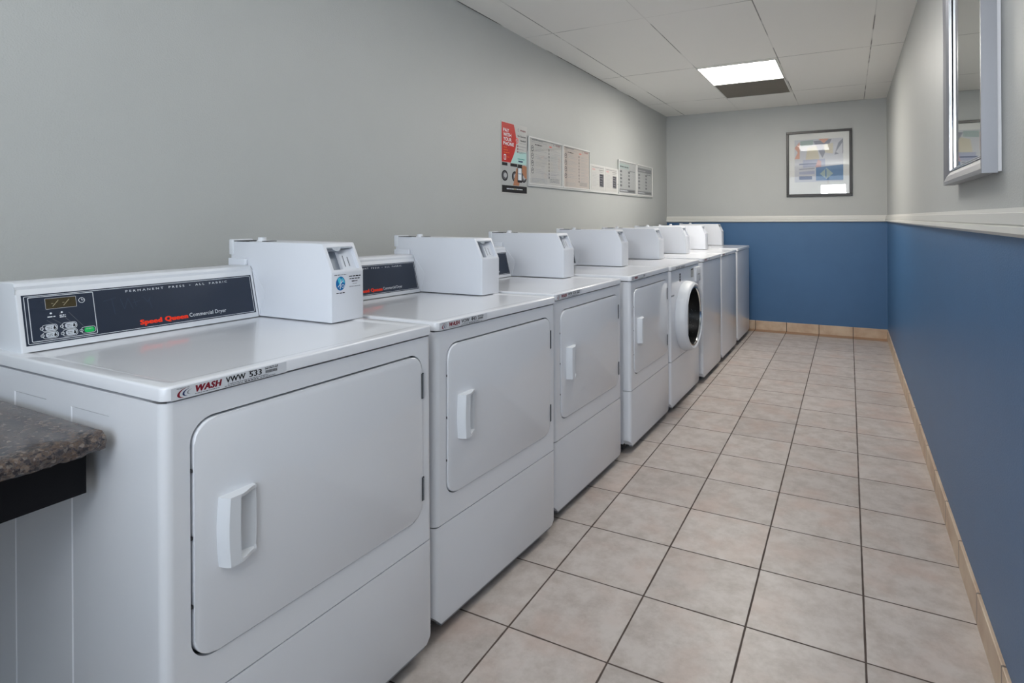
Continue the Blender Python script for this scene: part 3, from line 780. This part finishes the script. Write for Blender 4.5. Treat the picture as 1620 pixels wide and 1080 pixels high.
            bevel_edges(bm, lambda a, b_: a.x > 0.003 and b_.x > 0.003, 0.0035, 3)
            door = finish('door', bm, enamel, root, smooth=True, angle=30)
            handle_part(door, -hw+0.094, 0.561, w=0.073, h=0.133, xf=0.0034)
            for za, zb in ((0.730, 0.800), (0.448, 0.513)):
                bm = bmesh.new(); yh = dy1-0.0015
                bx(bm, -0.004, 0.0045, yh-0.0045, yh-0.0012, za, zb, 1); bx(bm, -0.004, 0.006, yh-0.0012, yh+0.0018, za+0.002, zb-0.002, 0); bx(bm, -0.004, 0.004, yh+0.0018, yh+0.0042, za, zb, 1)
                finish('hinge', bm, [M['steel'], M['gap_black']], door, label='dark steel hinge')
            for zz in (0.758, 0.633, 0.506):
                box_obj('door_catch', -0.012, 0.0005, dy0+0.0003, dy0+0.0040, zz, zz+0.006, M['gap_black'], door)
        else:
            c = (0, cy, cz)
            bm = bmesh.new()
            lathe_x(bm, [(0.206, -0.02), (0.226, 0.001), (0.232, 0.012), (0.231, 0.036), (0.227, 0.058), (0.220, 0.071), (0.211, 0.076), (0.204, 0.073), (0.200, 0.062), (0.197, 0.040), (0.194, 0.022)], c, 72)
            ring = finish('door_ring', bm, M['plastic'], root, smooth=True, angle=40)
            bm = bmesh.new(); lathe_x(bm, [(0.199, 0.066), (0.195, 0.069), (0.189, 0.068), (0.186, 0.060)], c, 72)
            finish('bezel', bm, M['chrome'], ring, smooth=True, label='chrome bezel')
            bm = bmesh.new(); lathe_x(bm, [(0.187, 0.061), (0.150, 0.058), (0.09, 0.055), (0, 0.053)], c, 64)
            finish('door_glass', bm, M['doorglass'], ring, smooth=True, label='clear porthole glass')
            bm = bmesh.new(); lathe_x(bm, [(0.188, 0.058), (0.186, 0.010), (0.178, -0.014), (0.150, -0.020), (0.08, -0.023), (0, -0.0245)], c, 64)
            finish('drum', bm, M['drum'], root, smooth=True, label='dark perforated drum')
            bm = bmesh.new(); bx(bm, 0.048, 0.068, cy-0.192, cy-0.150, cz-0.100, cz+0.100)
            bmesh.ops.bevel(bm, geom=bm.edges[:], offset=0.004, segments=2, profile=0.5, affect='EDGES')
            finish('door_latch', bm, M['plastic'], ring, smooth=True)
            # detergent drawer front at the upper right, printed marks
            bm = bmesh.new(); bx(bm, -0.002, 0.016, hw-0.135, hw-0.020, 0.775, 0.880)
            bmesh.ops.bevel(bm, geom=bm.edges[:], offset=0.005, segments=2, profile=0.5, affect='EDGES')
            dr = finish('detergent_drawer', bm, M['plastic'], root, smooth=True)
            p = Print((0.0162, hw-0.135, 0.775), (0, 1, 0), (0, 0, 1), 0.0002)
            p.greek(0.03, 0.050, 0.085, 0.006, 'ink_grey', 1, seed=1)
            p.build('drawer_print', dr)
            def front_print(): return Print((0.0003, -hw, 0), (0, 1, 0), (0, 0, 1), 0.0002)
            p = front_print(); p.rect(0.205, 0.815, 0.235, 0.868, 'ink_black', 1); p.greek(0.21, 0.85, 0.23, 0.004, 'ink_white', 2, seed=2); p.greek(0.21, 0.835, 0.23, 0.004, 'ink_white', 2, seed=3)
            p.build('sticker', root, 'small black sticker')
            p = front_print(); p.rect(W_-0.24, 0.815, W_-0.165, 0.878, 'papergrey', 1); p.greek(W_-0.237, 0.867, W_-0.168, 0.008, 'ink_black', 2, seed=5)
            p.line((W_-0.205, 0.855), (W_-0.205, 0.835), 0.004, 'ink_black', 2); p.greek(W_-0.23, 0.82, W_-0.18, 0.004, 'ink_grey', 2, seed=8)
            p.build('sticker', root, 'pale sticker with dark print')
            p = front_print(); p.greek(0.018, 0.735, 0.085, 0.010, 'ink_grey', 1, seed=9); p.build('maker_mark', root)
    if kind == 'washer':
        p = Print((0.0047, -hw, ZS), (0, 1, 0), (0, 0, 1), 0.0002)
        p.text('WASH', 0.10, 0.004, 0.11, 0.017, 'ink_grey', 1, 0.03, 0.2); p.greek(0.23, 0.006, 0.33, 0.012, 'ink_black', 1, seed=3, word=0.7)
        p.build('lid_lettering', root)
    elif code is not False:
        asset_label(root, hw, code, 2)
    console(root, -hw+0.019, hw-0.1135, lead)
    coin_box(root, hw-0.111, hw+0.006, stick)
    for s in (-1, 1):
        for xx in (-0.11, -0.67):
            bm = bmesh.new(); cyl(bm, (xx, s*(hw-0.06), -zoff), 0.020, 0.012, n=16, r2=0.018); cyl(bm, (xx, s*(hw-0.06), 0.012-zoff), 0.008, 0.040+zoff, n=12)
            finish('foot', bm, M['under'], root)
    kx = math.tan(yaw); todo = list(root.children)     # cabinet sides run square to the wall behind
    while todo:
        o_ = todo.pop(); todo += list(o_.children)
        for v_ in o_.data.vertices: v_.co.y += v_.co.x*kx
    return root

def dist_out(v_, hole):
    return min((v_.y-p[0])**2+(v_.z-p[1])**2 for p in hole) < 1e-8

G = 'row of white laundry machines'
machine('dryer', 'clothes_dryer', 'white commercial dryer nearest the granite counter, marked VWW 533, whole control panel in view', -3.35, 1.885, 4.105, 0.050, 0.008, ('VWW', '533'), lead=True, stick=True, group=G)
machine('dryer', 'clothes_dryer', 'white dryer marked VOW 443, second from the granite counter', -3.30, 4.20, 6.40, 0.055, 0.002, ('VOW', '443'), group=G, tilt=-0.010)
machine('dryer', 'clothes_dryer', 'white dryer marked VWW 535, third from the granite counter', -3.28, 6.55, 8.75, 0.040, 0.0, ('VWW', '535'), group=G)
machine('dryer', 'clothes_dryer', 'white dryer jutting forward right before the round-door washer', -3.15, 9.00, 11.12, 0.022, 0.004, None, group=G)
machine('washer', 'washing_machine', 'white front-loading washer with a round glass door', -3.10, 11.20, 13.50, 0.015, 0.0, None, group=G)
machine('toploader', 'washing_machine', 'plain-fronted white washer next beyond the round-door washer', -3.02, 13.66, 15.68, 0.01, 0.004, None, group=G)
machine('toploader', 'washing_machine', 'plain-fronted white washer second beyond the round-door washer', -3.00, 15.80, 17.92, 0.01, 0.004, None, group=G)
machine('toploader', 'washing_machine', 'plain-fronted white washer last in the row, by the blue end wall', -2.98, 18.12, 20.34, 0.008, 0.010, False, group=G)

# ------------------------------------------------------------------ granite counter at the left
ct = thing('counter', 'brown-grey granite counter on a black apron beside the nearest dryer', 'counter', (XL, 0.2, 0))
def counter_local(bm):
    pass
yc0, yc1 = YB+0.03-0.2, 1.83*T-0.2
zt, th = 2.63*T, 0.036
xf = -3.84*T-XL
bm = bmesh.new(); n = 330; m_ = 9
# worktop with a broken, rounded stone front edge
prof = [(0.001, zt), (xf-0.05, zt), (xf-0.020, zt-0.001), (xf-0.006, zt-0.006), (xf, zt-0.015), (xf-0.001, zt-0.024), (xf-0.006, zt-0.032), (xf-0.016, zt-th), (0.001, zt-th)]
rows = []
for j in range(n+1):
    y = yc0+(yc1-yc0)*j/n; row = []
    for i, (a, c) in enumerate(prof):
        if 2 <= i <= 7:
            a += random.uniform(-0.004, 0.0025)+0.003*math.sin(y*61+i)*math.sin(y*23); c += random.uniform(-0.0022, 0.0022)
        row.append(bm.verts.new((a, y, c)))
    rows.append(row)
for A, B in zip(rows[:-1], rows[1:]):
    for i in range(len(prof)-1): bm.faces.new((A[i], B[i], B[i+1], A[i+1]))
bm.faces.new(rows[0]); bm.faces.new(rows[-1][::-1])
finish('worktop', bm, M['granite'], ct, smooth=True, angle=60)
xa = -4.045*T-XL
box_obj('apron', xa-0.022, xa, yc0+0.02, yc1-0.004, 2.243*T, zt-th-0.001, M['black'], ct)
box_obj('side_apron', 0.022, xa-0.022, yc1-0.026, yc1-0.004, 2.243*T, zt-th-0.001, M['black'], ct)
box_obj('wall_cleat', 0.001, 0.022, yc0+0.02, yc1-0.004, 2.243*T, zt-th-0.001, M['black'], ct)

box_obj('end_panel', 0.024, xa-0.024, yc0+0.02, yc0+0.05, 0.0, zt-th-0.001, M['black'], ct)

# ------------------------------------------------------------------ left wall: poster, notice board and its sheets
def onwall(Y, Z, dx=0.0): return (XL+dx, Y*T, Z*T)
pw, ph = (10.61-9.60)*T, (5.775-4.365)*T
po = thing('poster_sign', 'tall red and white pay-with-your-phone poster on the left wall', 'poster', onwall(9.60, 4.365))
box_obj('poster_sheet', 0.0006, 0.0030, 0, pw, 0, ph, M['paper'], po)
p = Print((0.0031, 0, 0), (0, 1, 0), (0, 0, 1), 0.0002)
fx, fy = pw, ph
def U(a, b_): return (a*fx, b_*fy)
# mint ground with the red half-round over it
p.poly([U(0.02, 0.435), U(0.98, 0.435), U(0.98, 0.62), U(0.5, 0.60)], 'poster_mint', 1)
arc = [U(0.015, 0.435), U(0.30, 0.435)] + [U(0.30+0.26*math.sin(PI*t), 0.435+0.553*t) for t in [i/18 for i in range(1, 18)]] + [U(0.46, 0.985), U(0.015, 0.985)]
arc = [U(0.015, 0.435), U(0.34, 0.435)] + [U(0.34+0.13*t+0.15*math.sin(PI*t), 0.435+0.55*t) for t in [i/18 for i in range(1, 18)]] + [U(0.47, 0.985), U(0.015, 0.985)]
p.poly(arc, 'poster_red', 2)
for i, (s, w) in enumerate((('PAY', 0.22), ('WITH', 0.30), ('YOUR', 0.31), ('PHONE', 0.40))):
    p.text(s, 0.07*fx, (0.855-i*0.062)*fy, w*fx, 0.050*fy, 'ink_white', 3, 0.02)
for i in range(3): p.greek(0.08*fx, (0.635-i*0.036)*fy, (0.20+0.05*i)*fx, 0.010*fy, 'ink_orange', 3, seed=i)
p.rframe(0.09*fx, 0.465*fy, 0.165*fx, 0.540*fy, 0.004, 0.005, 'ink_white', 3); p.greek(0.20*fx, 0.505*fy, 0.29*fx, 0.008*fy, 'ink_orange', 3, seed=5)
# right column
p.ring(0.66*fx, 0.925*fy, 0.010, 0.003, 'ink_navy', 2, 12, PI*0.5, PI*1.6); p.text('WASH', 0.71*fx, 0.912*fy, 0.23*fx, 0.026*fy, 'ink_maroon', 2, 0.03, 0.2)
p.text('No Quarters', 0.62*fx, 0.822*fy, 0.34*fx, 0.030*fy, 'ink_black', 2, 0.02); p.text('Needed!', 0.72*fx, 0.765*fy, 0.23*fx, 0.028*fy, 'ink_black', 2, 0.02)
p.ring(0.585*fx, 0.765*fy, 0.019, 0.004, 'ink_red', 3, 20); p.disc(0.585*fx, 0.765*fy, 0.014, 'ink_pale', 3, 16); p.line((0.55*fx, 0.745*fy), (0.62*fx, 0.785*fy), 0.004, 'ink_red', 4)
p.greek(0.70*fx, 0.735*fy, 0.95*fx, 0.005*fy, 'ink_grey', 2, seed=3)
for i in range(3):
    p.disc(0.62*fx, (0.690-i*0.042)*fy, 0.007, 'ink_maroon', 2, 12); p.greek(0.67*fx, (0.686-i*0.042)*fy, (0.96-0.1*(i == 1))*fx, 0.007*fy, 'ink_grey', 2, seed=7+i)
p.greek(0.67*fx, 0.590*fy, 0.85*fx, 0.007*fy, 'ink_grey', 2, seed=12)
p.greek(0.62*fx, 0.500*fy, 0.90*fx, 0.014*fy, 'ink_teal', 2, seed=14, word=2); p.rect(0.64*fx, 0.462*fy, 0.82*fx, 0.482*fy, 'ink_navy', 2)
# printed photograph: washers, hand and telephone
p.rect(0.015*fx, 0.115*fy, 0.985*fx, 0.430*fy, 'papergrey', 1)
for a, b_ in ((0.02, 0.22), (0.33, 0.60), (0.62, 0.80)): p.rect(a*fx, 0.385*fy, b_*fx, 0.428*fy, 'ink_black', 2)
for cu in (0.12, 0.50, 0.86):
    p.disc(cu*fx, 0.245*fy, 0.115*fx, 'photo_grey', 2, 28, 0.075*fy); p.ring(cu*fx, 0.245*fy, 0.115*fx, 0.010, 'ink_black', 3, 28, ry=0.075*fy); p.disc((cu+0.02)*fx, 0.25*fy, 0.06*fx, 'ink_pale', 3, 20, 0.035*fy)
p.poly([U(0.43, 0.118), U(0.66, 0.118), U(0.72, 0.22), U(0.66, 0.36), U(0.56, 0.37), U(0.52, 0.28)], 'skin', 4)
p.poly([U(0.76, 0.40), U(0.86, 0.425), U(0.98, 0.41), U(0.98, 0.22), U(0.88, 0.25), U(0.80, 0.31)], 'skin', 4)
p.rrect(0.60*fx, 0.165*fy, 0.79*fx, 0.40*fy, 0.008, 'ink_black', 5); p.rect(0.625*fx, 0.20*fy, 0.765*fx, 0.375*fy, 'ink_white', 6); p.greek(0.645*fx, 0.285*fy, 0.745*fx, 0.016*fy, 'ink_blue', 7, seed=4, word=1.5)
p.rect(0.015*fx, 0.012*fy, 0.985*fx, 0.112*fy, 'ink_black', 2); p.greek(0.19*fx, 0.058*fy, 0.80*fx, 0.014*fy, 'ink_white', 3, seed=30, word=2); p.rect(0.45*fx, 0.056*fy, 0.55*fx, 0.074*fy, 'lcd_digit', 4)
p.build('poster_print', po)

nb_ = thing('mounting_board', 'long white mounting board under the row of laundry notices', 'board', onwall(10.64, 4.55))
LB = (19.30-10.64)*T
box_obj('backing', 0.0005, 0.006, 0, LB, 0, 0.735*T, M['board'], nb_, bev=0.0008)
box_obj('ledge', 0.006, 0.012, 0, LB, 0, 0.008, M['board'], nb_, bev=0.0008)
for yy in (3.28, 5.31):
    bm = bmesh.new(); cyl(bm, (0.006, yy*T, 0.30*T), 0.0035, 0.002, 'x', 10); finish('screw', bm, M['gap_black'], nb_)

def sign(label, cat, Y0, Y1, Z0, Z1, paper, style, framed, group):
    w, h = (Y1-Y0)*T, (Z1-Z0)*T
    s = thing('notice_sign', label, cat, (XL+0.006, Y0*T, Z0*T), 0, group)
    sh = box_obj('sheet', 0.0004, 0.0016, 0.004, w-0.004, 0.004, h-0.004, M[paper], s)
    if framed:
        bm = bmesh.new()
        bx(bm, 0.0003, 0.009, 0, 0.012, 0, h); bx(bm, 0.0003, 0.009, w-0.012, w, 0, h); bx(bm, 0.0003, 0.0088, 0.012, w-0.012, 0, 0.010); bx(bm, 0.0003, 0.0088, 0.012, w-0.012, h-0.010, h)
        finish('sign_frame', bm, M['board'], s)
    p = Print((0.0017, 0, 0), (0, 1, 0), (0, 0, 1), 0.0002)
    q = lambda a: a*w
    r_ = lambda a: a*h
    if style == 'pictures':
        p.greek(q(0.10), r_(0.935), q(0.40), r_(0.02), 'ink_grey', seed=1); p.greek(q(0.10), r_(0.895), q(0.52), r_(0.015), 'ink_pale', seed=2)
        p.ring(q(0.74), r_(0.93), r_(0.025), r_(0.01), 'ink_navy', 1, 12, PI*0.5, PI*1.5); p.text('WASH', q(0.78), r_(0.908), q(0.15), r_(0.042), 'ink_maroon', 2, 0.02, 0.2)
        p.greek(q(0.18), r_(0.84), q(0.38), r_(0.022), 'ink_black', seed=4); p.greek(q(0.60), r_(0.86), q(0.67), r_(0.022), 'ink_red', seed=5)
        for i in range(4):
            cv = r_(0.76-i*0.155)
            p.ring(q(0.11), cv, r_(0.062), r_(0.014), 'photo_grey', 1, 20); p.line((q(0.09), cv), (q(0.13), cv+r_(0.02)), r_(0.018), 'photo_grey', 2)
            for j in range(3): p.greek(q(0.19), cv+r_(0.03-0.035*j), q(0.36+0.08*((i+j) % 3)), r_(0.011), 'ink_pale', seed=i*5+j)
        for i in range(9):
            cv = r_(0.79-i*0.075)
            p.disc(q(0.585), cv, r_(0.026), 'photo_grey' if i % 2 else 'ink_black', 1, 14)
            p.disc(q(0.585), cv, r_(0.012), paper, 2, 10)
            for j in range(2): p.greek(q(0.645), cv+r_(0.012-0.028*j), q(0.82+0.1*((i*3+j) % 2)), r_(0.010), 'ink_pale', seed=40+i*3+j)
        for i in range(3): p.greek(q(0.10), r_(0.13-i*0.03), q(0.45), r_(0.010), 'ink_pale', seed=80+i); p.greek(q(0.60), r_(0.15-i*0.03), q(0.90), r_(0.012), 'ink_grey', seed=90+i)
    elif style == 'text':
        p.greek(q(0.08), r_(0.90), q(0.94), r_(0.022), 'ink_grey', seed=1); p.rect(q(0.10), r_(0.80), q(0.30), r_(0.86), 'art_rose', 1)
        p.greek(q(0.58), r_(0.82), q(0.92), r_(0.020), 'ink_black', seed=3); p.greek(q(0.62), r_(0.75), q(0.86), r_(0.02), 'ink_grey', seed=4)
        for i in range(10): p.greek(q(0.10), r_(0.68-i*0.055), q(0.40+0.08*(i % 3)), r_(0.014), 'ink_pale', seed=10+i)
        p.rect(q(0.62), r_(0.17), q(0.92), r_(0.68), 'photo_grey', 1)
        for i in range(14): p.rect(q(0.64+0.02*(i % 4)), r_(0.19+i*0.033), q(0.74+0.03*(i % 5)), r_(0.205+i*0.033), 'ink_black' if i % 3 else 'ink_pale', 2)
    else:
        p.rect(q(0.06), r_(0.76), q(0.60 if style == 'blue' else 0.94), r_(0.90), 'art_sage' if style == 'blue' else 'ink_grey', 1)
        p.greek(q(0.10), r_(0.80), q(0.56), r_(0.03), 'ink_black' if style == 'blue' else 'ink_pale', 2, seed=2); p.greek(q(0.60), r_(0.70), q(0.92), r_(0.03), 'ink_grey', 2, seed=3)
        for i in range(5):
            cv = r_(0.64-i*0.105)
            for cu in (0.10, 0.54):
                p.rect(q(cu), cv, q(cu+0.10), cv+r_(0.06), 'ink_grey' if i % 2 else 'photo_grey', 1)
                for j in range(3): p.greek(q(cu+0.14), cv+r_(0.045-0.025*j), q(cu+0.36), r_(0.009), 'ink_pale', seed=i*7+j)
        p.rect(q(0.06), r_(0.05), q(0.94), r_(0.15), 'ink_grey', 1); p.greek(q(0.10), r_(0.09), q(0.50), r_(0.02), 'ink_white', 2, seed=4); p.greek(q(0.56), r_(0.09), q(0.90), r_(0.02), 'ink_black', 2, seed=5)
    p.build('sign_print', s)
    if framed:
        bm = bmesh.new(); bx(bm, 0.004, 0.006, 0.011, w-0.011, 0.009, h-0.009); finish('cover', bm, M['glass'], s)
    return s
sign('white framed instruction sign with dark round pictures, directly right of the red poster', 'sign', 10.64, 12.26, 4.585, 5.60, 'paper', 'pictures', True, 'laundry notices')
sign('warm-toned framed instruction sign with pictures, second along from the red poster', 'sign', 12.28, 13.88, 4.585, 5.60, 'paperpink', 'pictures', True, 'laundry notices')
sign('small unframed notice with a dark block, beside the warm-toned instruction sign', 'sign', 13.96, 14.92, 4.60, 5.275, 'paper', 'text', False, 'laundry notices')
sign('small unframed notice with a dark block, beside the blue-headed framed notice', 'sign', 14.95, 15.90, 4.60, 5.275, 'paper', 'text', False, 'laundry notices')
sign('framed grey notice with a pale blue heading near the far end of the board', 'sign', 15.98, 17.58, 4.585, 5.58, 'papergrey', 'blue', True, 'laundry notices')
sign('framed grey notice with a grey heading, last on the board by the corner', 'sign', 17.64, 19.28, 4.585, 5.58, 'papergrey', 'grey', True, 'laundry notices')

# ------------------------------------------------------------------ framed abstract print on the end wall
fw_, fh_ = 1.975*T, 2.175*T
pf = thing('framed_picture', 'black framed abstract geometric print on the end wall above the blue paint', 'picture', (-1.86*T, YE, 4.55*T))
bm = bmesh.new(); fwid = 0.026; dp = 0.022
for (a, b_, c, d_) in ((0, fw_, 0, fwid), (0, fw_, fh_-fwid, fh_), (0, fwid, fwid, fh_-fwid), (fw_-fwid, fw_, fwid, fh_-fwid)):
    bx(bm, a, b_, -dp, -0.0005, c, d_)
bevel_edges(bm, lambda a, b_: a.y < -dp+1e-4 and b_.y < -dp+1e-4, 0.003, 2)
finish('picture_frame', bm, M['darkwood'], pf)
box_obj('picture_mat', 0.012, fw_-0.012, -0.008, -0.001, 0.012, fh_-0.012, M['mat'], pf)
p = Print((0, -0.0082, 0), (1, 0, 0), (0, 0, 1), 0.0001)
A_ = lambda a, b_: (a*fw_, b_*fh_)
def Q(m_, k, *pts): p.poly([A_(*q) for q in pts], m_, k)
# generic triangles, bars and a diamond
Q('art_pale', 2, (0.13, 0.22), (0.87, 0.22), (0.87, 0.87), (0.13, 0.87))
Q('art_sand', 3, (0.30, 0.55), (0.52, 0.55), (0.47, 0.78), (0.33, 0.74)); Q('art_grey', 4, (0.42, 0.84), (0.70, 0.86), (0.56, 0.58)); Q('art_coral', 5, (0.50, 0.87), (0.66, 0.87), (0.58, 0.80))
Q('art_coral', 6, (0.13, 0.75), (0.21, 0.84), (0.21, 0.58), (0.13, 0.58), (0.18, 0.68)); Q('art_sage', 7, (0.22, 0.76), (0.42, 0.78), (0.42, 0.86), (0.22, 0.85)); Q('art_sand', 8, (0.60, 0.66), (0.72, 0.64), (0.72, 0.80), (0.58, 0.78))
Q('art_lilac', 9, (0.26, 0.44), (0.60, 0.46), (0.60, 0.57), (0.26, 0.56)); Q('art_navy', 10, (0.20, 0.485), (0.48, 0.49), (0.48, 0.51), (0.20, 0.505)); Q('art_rose', 11, (0.45, 0.44), (0.54, 0.44), (0.54, 0.53), (0.49, 0.56))
Q('art_grey', 12, (0.74, 0.62), (0.87, 0.64), (0.87, 0.86), (0.80, 0.80)); Q('art_pale', 13, (0.76, 0.66), (0.86, 0.60), (0.86, 0.80))
Q('art_blue', 14, (0.46, 0.24), (0.87, 0.24), (0.87, 0.47), (0.46, 0.44)); Q('art_sage', 15, (0.52, 0.34), (0.62, 0.43), (0.72, 0.34), (0.62, 0.26)); Q('art_blue', 16, (0.60, 0.28), (0.62, 0.28), (0.62, 0.41), (0.60, 0.41))
Q('art_navy', 17, (0.20, 0.26), (0.40, 0.26), (0.40, 0.31), (0.20, 0.31)); Q('art_lilac', 18, (0.20, 0.34), (0.44, 0.34), (0.44, 0.39), (0.20, 0.38)); Q('art_grey', 19, (0.20, 0.41), (0.44, 0.42), (0.44, 0.435), (0.20, 0.425))
p.build('art_print', pf)
bm = bmesh.new(); bx(bm, 0.02, fw_-0.02, -0.015, -0.012, 0.02, fh_-0.02); finish('picture_glass', bm, M['glass'], pf)

# ------------------------------------------------------------------ deep silver mirror on the right wall
mY0, mY1, mZ0, mZ1, md = 5.72*T, 7.82*T, 4.20*T, 7.05*T, 0.044
mr_ = thing('wall_mirror', 'mirror in a deep silver frame on the right wall', 'mirror', (XR, mY0, mZ0))
ml_, mh_ = mY1-mY0, mZ1-mZ0
bm = bmesh.new(); fwm = 0.055
loops = [(-0.010, 0.0), (-md, 0.0), (-md, 0.012), (-md+0.006, 0.030), (-md+0.016, 0.045), (-md+0.020, fwm)]
rings = []
for (xx, ins) in loops:
    rings.append([bm.verts.new((xx, a, c)) for a, c in ((ins, ins), (ml_-ins, ins), (ml_-ins, mh_-ins), (ins, mh_-ins))])
for A, B in zip(rings[:-1], rings[1:]):
    for i in range(4): bm.faces.new((A[i], A[(i+1) % 4], B[(i+1) % 4], B[i]))
finish('mirror_frame', bm, M['silver'], mr_)
bm = bmesh.new()
for ins, xx in ((0.046, -md+0.0145), (0.0525, -md+0.0175)):
    for (a, b_, c, d_) in ((ins, ml_-ins, ins, ins+0.003), (ins, ml_-ins, mh_-ins-0.003, mh_-ins), (ins, ins+0.003, ins+0.003, mh_-ins-0.003), (ml_-ins-0.003, ml_-ins, ins+0.003, mh_-ins-0.003)):
        bx(bm, xx-0.002, xx+0.002, a, b_, c, d_)
finish('bead', bm, M['silverlip'], mr_, label='bright silver bead')
box_obj('backing_board', -0.010, -0.0012, 0.004, ml_-0.004, 0.004, mh_-0.004, M['framebacking'], mr_)
box_obj('mirror_glass', -md+0.022, -0.012, fwm-0.004, ml_-fwm+0.004, fwm-0.004, mh_-fwm+0.004, M['mirror'], mr_)

# ------------------------------------------------------------------ ceiling fixtures
def fixture(label, x0, x1, y0, y1, lit, cat, name, lens='lit'):
    f = thing(name, label, cat, ((x0+x1)/2*T, (y0+y1)/2*T, ZC))
    a, b_ = (x1-x0)/2*T, (y1-y0)/2*T
    bm = bmesh.new(); w = 0.012
    bx(bm, -a, a, -b_, -b_+w, -0.008, -0.0005); bx(bm, -a, a, b_-w, b_, -0.008, -0.0005); bx(bm, -a, -a+w, -b_+w, b_-w, -0.008, -0.0005); bx(bm, a-w, a, -b_+w, b_-w, -0.008, -0.0005)
    finish('fixture_frame', bm, M['trim'], f)
    box_obj('diffuser' if lit else 'panel_face', -a+w, a-w, -b_+w, b_-w, -0.006, -0.0005, M[lens] if lit else M['dull'], f, label='glowing white diffuser' if lit else 'dull grey-brown panel face')
    return f
fixture('square lit ceiling light with a glowing white diffuser', -3.40, -1.50, 14.70, 16.74, True, 'ceiling light', 'ceiling_light')
fixture('unlit grey-brown square ceiling panel beside the lit ceiling light', -3.40, -1.50, 16.76, 18.76, False, 'ceiling panel', 'ceiling_vent_panel')

fixture('added unseen fill light over the passage, nearer than the square lit one', -2.40, -0.90, 6.50, 9.40, True, 'ceiling light', 'ceiling_light', 'lit_fill')  # added out of view to brighten the machine fronts

# ------------------------------------------------------------------ light
def area(name, loc, rot, sx, sy, power, col):
    l = bpy.data.lights.new(name, 'AREA'); l.shape = 'RECTANGLE'; l.size = sx; l.size_y = sy; l.energy = power; l.color = col
    o = bpy.data.objects.new(name, l); C.objects.link(o); o.location = loc; o.rotation_euler = rot; o['kind'] = 'helper'
    return o
area('window_daylight', ((WX0+WX1)/2, YB-0.12, (WZ0+WZ1)/2), (PI/2, 0, 0), WX1-WX0, WZ1-WZ0, PWIN, (0.70, 0.85, 1.0))
area('upward_fill', (-0.3, -1.0, 1.8), (PI-0.75, 0, 0), 0.5, 0.5, PUPFILL, (0.92, 0.96, 1.0))  # added fill with no lamp body, brightens the ceiling
w = bpy.data.worlds.new('sky'); S.world = w; w.use_nodes = True
w.node_tree.nodes['Background'].inputs[0].default_value = (0.62, 0.75, 0.95, 1); w.node_tree.nodes['Background'].inputs[1].default_value = 1.0

# ------------------------------------------------------------------ camera (36 mm sensor width, 1620 x 1080)
cam = bpy.data.cameras.new('camera'); co_ = bpy.data.objects.new('camera', cam); C.objects.link(co_)
F, CX, CY, TH, RO, HC = 919.76, 873.5, 346.24, 0.4714, 0.0059, 3.8527*T
cam.sensor_width = 36; cam.lens = F/1620*36
cam.shift_x = -(CX-810)/1620; cam.shift_y = -(540-CY)/1620
cam.clip_start = 0.02
r = Vector((math.cos(TH), math.sin(TH), 0)); f = Vector((-math.sin(TH), math.cos(TH), 0)); u = Vector((0, 0, 1))
RR = r*math.cos(RO)-u*math.sin(RO); UU = r*math.sin(RO)+u*math.cos(RO)
co_.matrix_world = Matrix(((RR.x, UU.x, -f.x, 0), (RR.y, UU.y, -f.y, 0), (RR.z, UU.z, -f.z, HC), (0, 0, 0, 1)))
S.camera = co_
vs = S.view_settings
vs.view_transform = 'Standard'; vs.look = 'None'; vs.gamma = 1; vs.exposure = 0.12; vs.use_curve_mapping = False
S.cycles.use_denoising = True
S.cycles.max_bounces = 10
